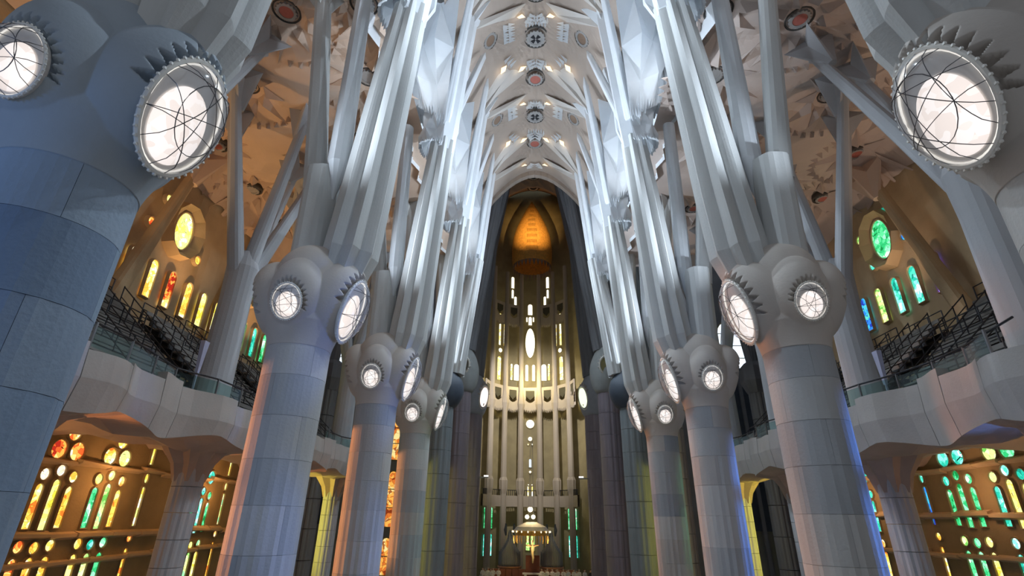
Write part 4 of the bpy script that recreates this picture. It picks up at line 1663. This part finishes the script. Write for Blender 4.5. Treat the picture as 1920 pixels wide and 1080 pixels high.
A1 = radians(18.7)
apse_window(0, 38.4, 1.75, 5.6, GOLDB, True)
apse_window(0, 23.8, 1.45, 1.5, GOLDB, True)
apse_window(0, 21.3, .8, .8, GOLDB, True)
for dx in (-.35, .35):
    apse_window(dx / R, 20.4, .35, .4, GOLDW, True)
apse_window(0, 17.4, .5, 1.4, SKYW)
apse_window(0, 45.0, .9, 2.2, GOLDB)
apse_window(0, 42.7, .7, 1.7, GOLDB)
for dx in (-.62, .62):
    apse_window(dx / R, 43.0, .35, 1.0, GOLDB)
for dx in (-.62, .62):
    apse_window(dx / R, 32.8, .62, 3.0, GOLDB)
for s in (-1, 1):
    apse_window(s * .262, 32.8, 1.0, 3.0, GOLDB)
    apse_window(s * .36, 32.8, .5, 3.0, GOLDW)
    apse_window(s * .62, 33.2, .8, 4.2, GOLDW)
    apse_window(s * .60, 36.5, .8, .9, GOLDB, True)
    apse_window(s * .62, 40.5, .5, 6.0, GOLDW)
    apse_window(s * .52, 40.5, .35, 6.0, GOLDW)
    apse_window(s * .36, 50.4, .65, 2.4, GOLDB)
    apse_window(s * .36, 48.0, .5, 1.8, GOLDB)
    apse_window(s * .30, 46.6, .55, 1.9, GOLDB)
    apse_window(s * .46, 21.5, .55, .9, GOLDB, True)
    apse_window(s * .46, 19.5, .4, 2.6, GOLDW)
    # green lights low at the sides
    for q, zz in ((.70, 5.2), (.70, 9.0), (.84, 5.2), (.84, 9.0)):
        apse_window(s * q, zz, .5, 3.0, PALS['green'] if zz > 6 else PALS['teal'])
    apse_window(s * .70, 11.4, .5, .5, PALS['green'], True)
# small gold roundels low in the centre
for dx, z, r_ in ((0, 10.3, .95), (-.5, 9.2, .8), (.5, 9.2, .8), (-.65, 8.2, .45), (0, 8.2, .45), (.65, 8.2, .45), (0, 16.0, .5), (-.3, 14.0, .3), (.3, 14.0, .3)):
    apse_window(dx / R, z, r_, r_, GOLDB, True)
for dx in (-.35, .35):
    apse_window(dx / R, 12.9, .35, 1.8, GOLDW)
    apse_window(dx / R, 5.6, .75, 2.4, PALS['lime'])

# ring of tall columns
RING = 7.0
for k, a in enumerate((-64, -37, -13, 13, 37, 64)):
    t = thing('apse_column', 'slender pale apse column, %s from the left behind the altar canopy' % nth(k), 'column', (AX + RING * sin(radians(a)), AY + RING * cos(radians(a)), 0), 'ring of apse columns')
    mb = MB()
    mb.tube([(0, 0, 0), (0, 0, 12.4)], .50, 24, star_prof(8, .08))
    mb.obj('lower_shaft', APSE, t)
    mb = MB()
    mb.tube([(0, 0, 12.4), (0, 0, 13.1), (0, 0, 14.4), (0, 0, 14.9)], [.52, .68, .72, .50], 16, star_prof(8, .15))
    mb.obj('capital', APSE, t)
    mb = MB()
    mb.tube([(0, 0, 14.9), (0, 0, 25.2)], [.50, .46], 24, star_prof(8, .08))
    mb.obj('shaft', APSE, t)
    mb = MB()
    mb.tube([(0, 0, 25.2), (0, 0, 26.6), (0, 0, 28.6)], [.46, .70, .46], 12, star_prof(6, .1))
    mb.obj('knot', APSE, t)
    mb = MB()
    mb.tube([(0, 0, 28.6), (0, 0, 51)], [.46, .36], 24, star_prof(8, .1))
    mb.obj('upper_shaft', APSE, t)
# saw-toothed gallery front between the columns
angs = (-90, -64, -37, -13, 13, 37, 64, 90)
for k, zg in [(k, 25) for k in range(7)] + [(k, 40.2) for k in (1, 2, 4, 5)]:
    a0, a1 = radians(angs[k] + 3.5), radians(angs[k + 1] - 3.5)
    t = thing('apse_balcony', 'cream saw-toothed gallery front between apse columns, %s from left, %s tier' % (nth(k), 'lower' if zg < 30 else 'upper'), 'balcony', (AX, AY, zg), 'gallery fronts of the apse')
    n = 14
    fb = MB()
    for rr in (RING - .1, RING + .2):
        top, bot = [], []
        for j in range(n + 1):
            a = a0 + (a1 - a0) * j / n
            q = abs(2 * j / n - 1)
            top.append((rr * sin(a), rr * cos(a), 1.9 + .9 * q ** 2))
            bot.append((rr * sin(a), rr * cos(a), .5 - .25 * (1 - q) + (.38 if j % 2 else -.15)))
        fb.v += top + bot
    m = n + 1
    for j in range(n):
        fb.f += [(j, j + 1, m + j + 1, m + j), (2 * m + j + 1, 2 * m + j, 3 * m + j, 3 * m + j + 1), (j + 1, j, 2 * m + j, 2 * m + j + 1), (m + j, m + j + 1, 3 * m + j + 1, 3 * m + j)]
    fb.obj('front', APSE, t)
    fb = MB()
    for j in range(1, n, 2):
        pass
    a = (a0 + a1) / 2
    da = (a1 - a0) * .32
    hx = []
    for (u, v) in ((-1, 3.9), (-1, 3.0), (0, 2.35), (1, 3.0), (1, 3.9)):
        hx.append((a + da * u, v))
    fb.prism(hx, lambda u, v: ((RING - .02) * sin(u), (RING - .02) * cos(u), v), lambda u, v: ((RING + .15) * sin(u), (RING + .15) * cos(u), v))
    fb.obj('grille', plain('opening_shade', (.08, .075, .05), .8), t)  # dark plate: shade inside the gallery opening put into colour
    fb = MB()
    for (u0, u1, v0, v1) in ((a0, a - da * 1.02, 2.4, 4.5), (a + da * 1.02, a1, 2.4, 4.5), (a - da * 1.02, a + da * 1.02, 3.95, 4.5)):
        fb.prism([(u0, v0), (u1, v0), (u1, v1), (u0, v1)], lambda u, v: ((RING - .05) * sin(u), (RING - .05) * cos(u), v), lambda u, v: ((RING + .15) * sin(u), (RING + .15) * cos(u), v))
    fb.obj('surround', APSE, t)
# low arcade band
for k in range(7):
    a0, a1 = radians(angs[k] + 4), radians(angs[k + 1] - 4)
    t = thing('arcade_band', 'plain stone band low between apse columns, %s from the left' % nth(k), 'balcony', (AX, AY, 10.6), 'low bands of the apse')
    fb = MB()
    n = 6
    for rr in (RING - .05, RING + .3):
        for zz in (0, 1.6):
            fb.v += [(rr * sin(a0 + (a1 - a0) * j / n), rr * cos(a0 + (a1 - a0) * j / n), zz) for j in range(n + 1)]
    m = n + 1
    for j in range(n):
        fb.f += [(j, j + 1, m + j + 1, m + j), (2 * m + j + 1, 2 * m + j, 3 * m + j, 3 * m + j + 1), (m + j, m + j + 1, 3 * m + j + 1, 3 * m + j), (j + 1, j, 2 * m + j, 2 * m + j + 1)]
    fb.obj('band', APSE, t)
    fb = MB()
    for j in range(n):
        a = a0 + (a1 - a0) * (j + .5) / n
        fb.tube([(RING * sin(a), RING * cos(a), 1.6), (RING * sin(a), RING * cos(a), 2.4)], .05, 5)
    fb.tube([((RING) * sin(a0 + (a1 - a0) * j / n), RING * cos(a0 + (a1 - a0) * j / n), 2.4) for j in range(n + 1)], .06, 5)
    fb.obj('railing', DARKM, t)

# golden dome over the apse
t = thing('golden_dome', 'tall gold mosaic dome glowing above the apse', 'dome', (-.25, 85, 51.8))
prof = [(3.55, .0), (3.75, 1.5), (3.8, 3.5), (3.55, 6), (3.0, 8), (2.1, 10.3), (1.1, 12.5), (.05, 14.5)]
mb = MB()
mb.lathe(prof, 40)
d = mb.obj('shell', GOLDM, t, True)
for j in range(9):
    z = 2.2 + j * 1.25
    r_ = 0
    for q in range(len(prof) - 1):
        if prof[q][1] <= z <= prof[q + 1][1]:
            f = (z - prof[q][1]) / (prof[q + 1][1] - prof[q][1])
            r_ = prof[q][0] + (prof[q + 1][0] - prof[q][0]) * f
    b = MB()
    for k in range(-4, 5):
        if abs(k) > 4 - j * .3:
            continue
        a = -pi / 2 + k * .12 * 3.75 / max(r_, .8) * .6
        b.box((r_ * 1.01 * cos(a) - .07, r_ * 1.01 * sin(a) - .05, z - .32), (r_ * 1.01 * cos(a) + .07, r_ * 1.01 * sin(a) + .02, z + .32))
    b.obj('tile_row', GOLD, t)
b = MB()
for k in range(30):
    a = 2 * pi * k / 30
    c = Vector((3.55 * cos(a), 3.55 * sin(a), 0))
    n_ = Vector((-sin(a), cos(a), 0)) * .36
    b.add([c + n_, c - n_, c + Vector((0, 0, -1.3)), c * .94], [(0, 1, 2), (1, 3, 2), (3, 0, 2), (0, 3, 1)])
b.obj('hem_teeth', BROWN, t)['kind'] = 'stuff'

# brown crossing vault
mb = MB()
xs = [-14 + .7 * k for k in range(41)]
ys = [44.5 + .8 * k for k in range(56)]


def zcross(x, y):
    z = 60 - .07 * x * x + 9.0 * max(0, (y - 72) / 13)
    for cy in (56, 69, 75.5):
        r = sqrt(x * x + (y - cy) ** 2)
        if r < 4:
            z += 1.2 * (1 - r / 4)
            a = (atan2(y - cy, x) / (2 * pi) * 10) % 1
            z += .6 * (abs(2 * a - 1) - .5) * min(1, r / 1.5) * (1 - r / 4)
    return z


mb.v = [(x, y, zcross(x, y)) for y in ys for x in xs]
nx = len(xs)
for j in range(len(ys) - 1):
    for k in range(nx - 1):
        a, b, c, d = j * nx + k, (j + 1) * nx + k, (j + 1) * nx + k + 1, j * nx + k + 1
        mb.f += [(a, b, c), (a, c, d)]
o = mb.obj('ceiling', BROWN)
o['kind'] = 'structure'
for k, y in enumerate((69, 75.5)):
    medallion((0, y, zcross(0, y) - .5), 1.1, 'dark round opening in the brown crossing vault, %s one' % ('nearer' if k == 0 else 'farther'), 'openings of the crossing vault', HOLE, False, .3)

# ------------------------------------------------------------------ altar canopy, crucifix, organ cases
t = thing('altar_canopy', 'seven-sided golden altar canopy hung with lights and tassels', 'canopy', (-.4, 72, 7.0))
mb = MB()
mb.tube([(0, 0, 1.55), (0, 0, 1.0), (0, 0, .55)], [.7, 1.95, 2.35], 7)
mb.obj('roof', stone('canopy_top', (.80, .72, .62), .1), t)
mb = MB()
mb.tube([(0, 0, .55), (0, 0, .0)], [2.36, 2.15], 7)
mb.obj('valance', GOLD, t)
for k in range(14):
    a = 2 * pi * k / 14 + .1
    b = MB()
    r_ = 2.25 if k % 2 else 2.1
    b.tube([(r_ * cos(a), r_ * sin(a), 0), (r_ * 1.02 * cos(a), r_ * 1.02 * sin(a), -.45), (r_ * .98 * cos(a), r_ * .98 * sin(a), -.9)], [.05, .09, .04], 6)
    b.obj('tassel', GOLD, t)
for k in range(18):
    a = 2 * pi * k / 18
    b = MB()
    c = Vector((2.42 * cos(a), 2.42 * sin(a), .45))
    b.tube([c - Vector((0, 0, .12)), c, c + Vector((0, 0, .12))], [.04, .11, .03], 6)
    b.obj('lantern', WARMSPOT, t)
b = MB()
for k in range(7):
    a = 2 * pi * k / 7
    b.tube([(.4 * cos(a), .4 * sin(a), 1.5), (.15 * cos(a), .15 * sin(a), 12)], .015, 4)
b.obj('cables', STEEL, t)
t = thing('crucifix', 'golden crucified figure hanging beneath the altar canopy', 'crucifix', (-.25, 72, 3.6))
MB().box((-.06, 0, 0), (.06, .1, 2.9)).obj('upright', WOOD, t)
MB().box((-.85, 0, 2.2), (.85, .1, 2.34)).obj('crossbar', WOOD, t)
b = MB()
b.tube([(0, -.12, .3), (.06, -.2, .9), (-.02, -.16, 1.4), (0, -.16, 1.9), (0, -.16, 2.25)], [.08, .14, .16, .24, .12], 8)
b.tube([(0, -.16, 2.25), (0, -.2, 2.4), (0, -.2, 2.6)], [.07, .14, .06], 8)
b.tube([(.18, -.14, 2.1), (.5, -.1, 2.25), (.8, -.08, 2.28)], [.08, .06, .04], 6)
b.tube([(-.18, -.14, 2.1), (-.5, -.1, 2.25), (-.8, -.08, 2.28)], [.08, .06, .04], 6)
b2 = MB()
b2.tube([(0, .05, 2.9), (0, .05, 4.2)], .02, 5)
b2.obj('chain', STEEL, t)
b.obj('figure', stone('bronze_figure', (.85, .66, .36), .1, .4), t, True)

for s, x in ((-1, -3.35), (1, 2.3)):
    side = 'left' if s < 0 else 'right'
    t = thing('organ_case', 'teardrop cluster of dark organ pipes on a red-brown base, %s of the altar' % side, 'organ', (x, 77.5, 1.6))
    b = MB()
    b.lathe([(1.55, 0), (1.6, .6), (1.55, 1.4)], 24)
    b.obj('base', WOOD, t)
    b = MB()
    b.lathe([(1.62, 1.35), (1.66, 1.45), (1.62, 1.55), (1.5, 1.55)], 24)
    b.obj('cornice', stone('cornice_wood', (.45, .22, .12), .1, .4), t)
    for k in range(19):
        u = -1 + 2 * k / 18
        h = 1.7 + 2.6 * (1 - abs(u) ** .8)
        px = 1.42 * u
        py = -sqrt(max(0, 1.45 ** 2 - px * px))
        b = MB()
        b.tube([(px, py, 1.5), (px, py, 1.85), (px * .98, py * .98, 1.6 + h * .7), (px * (.98 - .5 * (1 - abs(u))), py * .7, 1.6 + h)], [.03, .085, .085, .08], 8)
        b.obj('pipe', ORGAN, t)
    b = MB()
    b.tube([(0, 0, 1.5), (0, 0, 2.6), (0, 0, 4.4), (0, 0, 5.9)], [1.0, .9, .45, .1], 16)
    b.obj('core', BASALTD, t, True)
    for q in (-1, 1):
        b = MB()
        b.tube([(q * .55, -.2, 5.2), (q * .62, -.2, 5.9), (q * .55, -.2, 6.5), (q * .6, -.2, 6.7)], [.10, .22, .12, .08], 8)
        b.tube([(q * .6, -.2, 6.2), (q * .6, -.2, 6.45)], [.13, .10], 8)
        b.obj('finial', BASALTD, t)
t = thing('altar', 'pale stone altar table with a red-brown reredos below the crucifix', 'altar', (-.25, 74, 1.6))
MB().box((-1.3, -.5, .9), (1.3, .5, 1.05)).obj('slab', WHITEP, t)
for q in (-.9, .9):
    MB().box((q - .15, -.35, 0), (q + .15, .35, .9)).obj('leg', WHITEP, t)
MB().box((-.9, .75, 0), (.9, .95, 3.0)).obj('reredos', WOOD, t)
t = thing('choir_stalls', 'long red-brown wooden stalls behind the clergy', 'stalls', (-.5, 75.4, 1.6))
for q in range(14):
    MB().box((-5.6 + q * .8, -.3, 0), (-5.6 + q * .8 + .74, .3, 1.35)).obj('stall', WOOD, t)

# ------------------------------------------------------------------ people in white robes at the altar
ROBE = plain('white_robe', (.82, .80, .78), .8)
ROBED = plain('dark_coat', (.06, .06, .07), .8)
SKINS = [plain('skin_%d' % k, c, .6) for k, c in enumerate(((.62, .42, .32), (.50, .33, .25), (.72, .52, .42)))]
HAIRS = [plain('hair_%d' % k, c, .7) for k, c in enumerate(((.05, .035, .03), (.35, .33, .31), (.16, .09, .05)))]


def person_meshes(k):
    skin = SKINS[k % 3]
    # robe body with sleeves: continuous skinned surface
    me = bpy.data.meshes.new('body')
    vs = [(0, 0, .95), (0, 0, .55), (0, 0, .10), (0, .01, 1.20), (0, .01, 1.42), (0, 0, 1.50),
          (.19, .01, 1.40), (.27, -.03, 1.15), (.10, -.20, 1.08), (-.19, .01, 1.40), (-.27, -.03, 1.15), (-.10, -.20, 1.08)]
    es = [(0, 1), (1, 2), (0, 3), (3, 4), (4, 5), (4, 6), (6, 7), (7, 8), (4, 9), (9, 10), (10, 11)]
    rs = [.18, .22, .28, .17, .17, .07, .09, .085, .075, .09, .085, .075]
    me.from_pydata(vs, es, [])
    o = bpy.data.objects.new('tmp', me)
    COL.objects.link(o)
    md = o.modifiers.new('skin', 'SKIN')
    for q, r in zip(me.skin_vertices[0].data, rs):
        q.radius = (r, r * .8)
    me.skin_vertices[0].data[0].use_root = True
    sb = o.modifiers.new('sub', 'SUBSURF')
    sb.levels = 1
    sb.render_levels = 1
    dg = bpy.context.evaluated_depsgraph_get()
    body = bpy.data.meshes.new_from_object(o.evaluated_get(dg))
    bpy.data.objects.remove(o)
    body.materials.clear()
    body.materials.append(ROBE if k < 3 else ROBED)
    h = MB()
    h.lathe([(.05, 1.44), (.06, 1.52), (.07, 1.55), (.088, 1.60), (.098, 1.66), (.092, 1.73), (.06, 1.77), (.005, 1.785)], 14)
    h.add([(-.018, -.09, 1.66), (.018, -.09, 1.66), (0, -.125, 1.635), (0, -.092, 1.69)], [(0, 1, 2), (1, 3, 2), (3, 0, 2)])
    for sx in (-1, 1):
        h.box((sx * .098 - .012, -.015, 1.635), (sx * .098 + .012, .02, 1.685))
    head = h.mesh('head', skin, True)
    hr = MB()
    hr.lathe([(.103, 1.68), (.104, 1.70), (.097, 1.745), (.065, 1.785), (.005, 1.80)], 14, (0, .012, 0))
    hair = hr.mesh('hair', HAIRS[k % 3], True)
    hd = MB()
    for sx in (-1, 1):
        hd.box((sx * .07 - .035, -.30, 1.06), (sx * .07 + .035, -.22, 1.12))
        for f in range(4):
            hd.tube([(sx * .07 - .028 + .018 * f, -.29, 1.09), (sx * (.05) - .028 + .018 * f, -.34, 1.085 - .01), (sx * .03 - .026 + .017 * f, -.35 + .012 * abs(f - 1.5), 1.05)], .009, 5)
        hd.tube([(sx * .04, -.25, 1.11), (sx * .02, -.29, 1.13)], .011, 5)
    hands = hd.mesh('hands', skin)
    return body, head, hair, hands


PM = [person_meshes(k) for k in range(4)]


def person(x, y, z, k, label, group, rz=0):
    t = thing('person', label, 'person', (x, y, z), group)
    t.rotation_euler = (0, 0, rz)
    for nm, me in zip(('body', 'head', 'hair', 'hands'), PM[k]):
        link(nm, me, t)


rnd = random.Random(3)
xs = [.9, 1.55, 2.2, 2.85, 3.5, 4.15, 4.8, 5.45, 6.1, 1.3, 2.6, 3.8, 5.0]
for q, x in enumerate(xs):
    y = 71.2 if q < 9 else 69.7
    z = 1.6
    person(x + rnd.uniform(-.03, .03), y + rnd.uniform(-.2, .2), z + (0 if q < 9 else .0), q % 3, 'white-robed person right of the altar, %s from left, %s row' % (nth(sorted(xs[:9] if q < 9 else xs[9:]).index(x)), 'back' if q < 9 else 'front'), 'robed people right of the altar', rnd.uniform(-.5, .5))
for q, x in enumerate((-6.4, -5.75, -5.1, -4.45, -6.0, -5.3)):
    y = 71.2 if q < 4 else 69.7
    person(x, y, 1.6, q % 3, 'white-robed person left of the altar, %s from left, %s row' % (nth(q if q < 4 else q - 4), 'back' if q < 4 else 'front'), 'robed people left of the altar', rnd.uniform(-.5, .5))
person(6.8, 70.8, 1.6, 3, 'person in a dark coat at the right end of the robed group', None, .3)
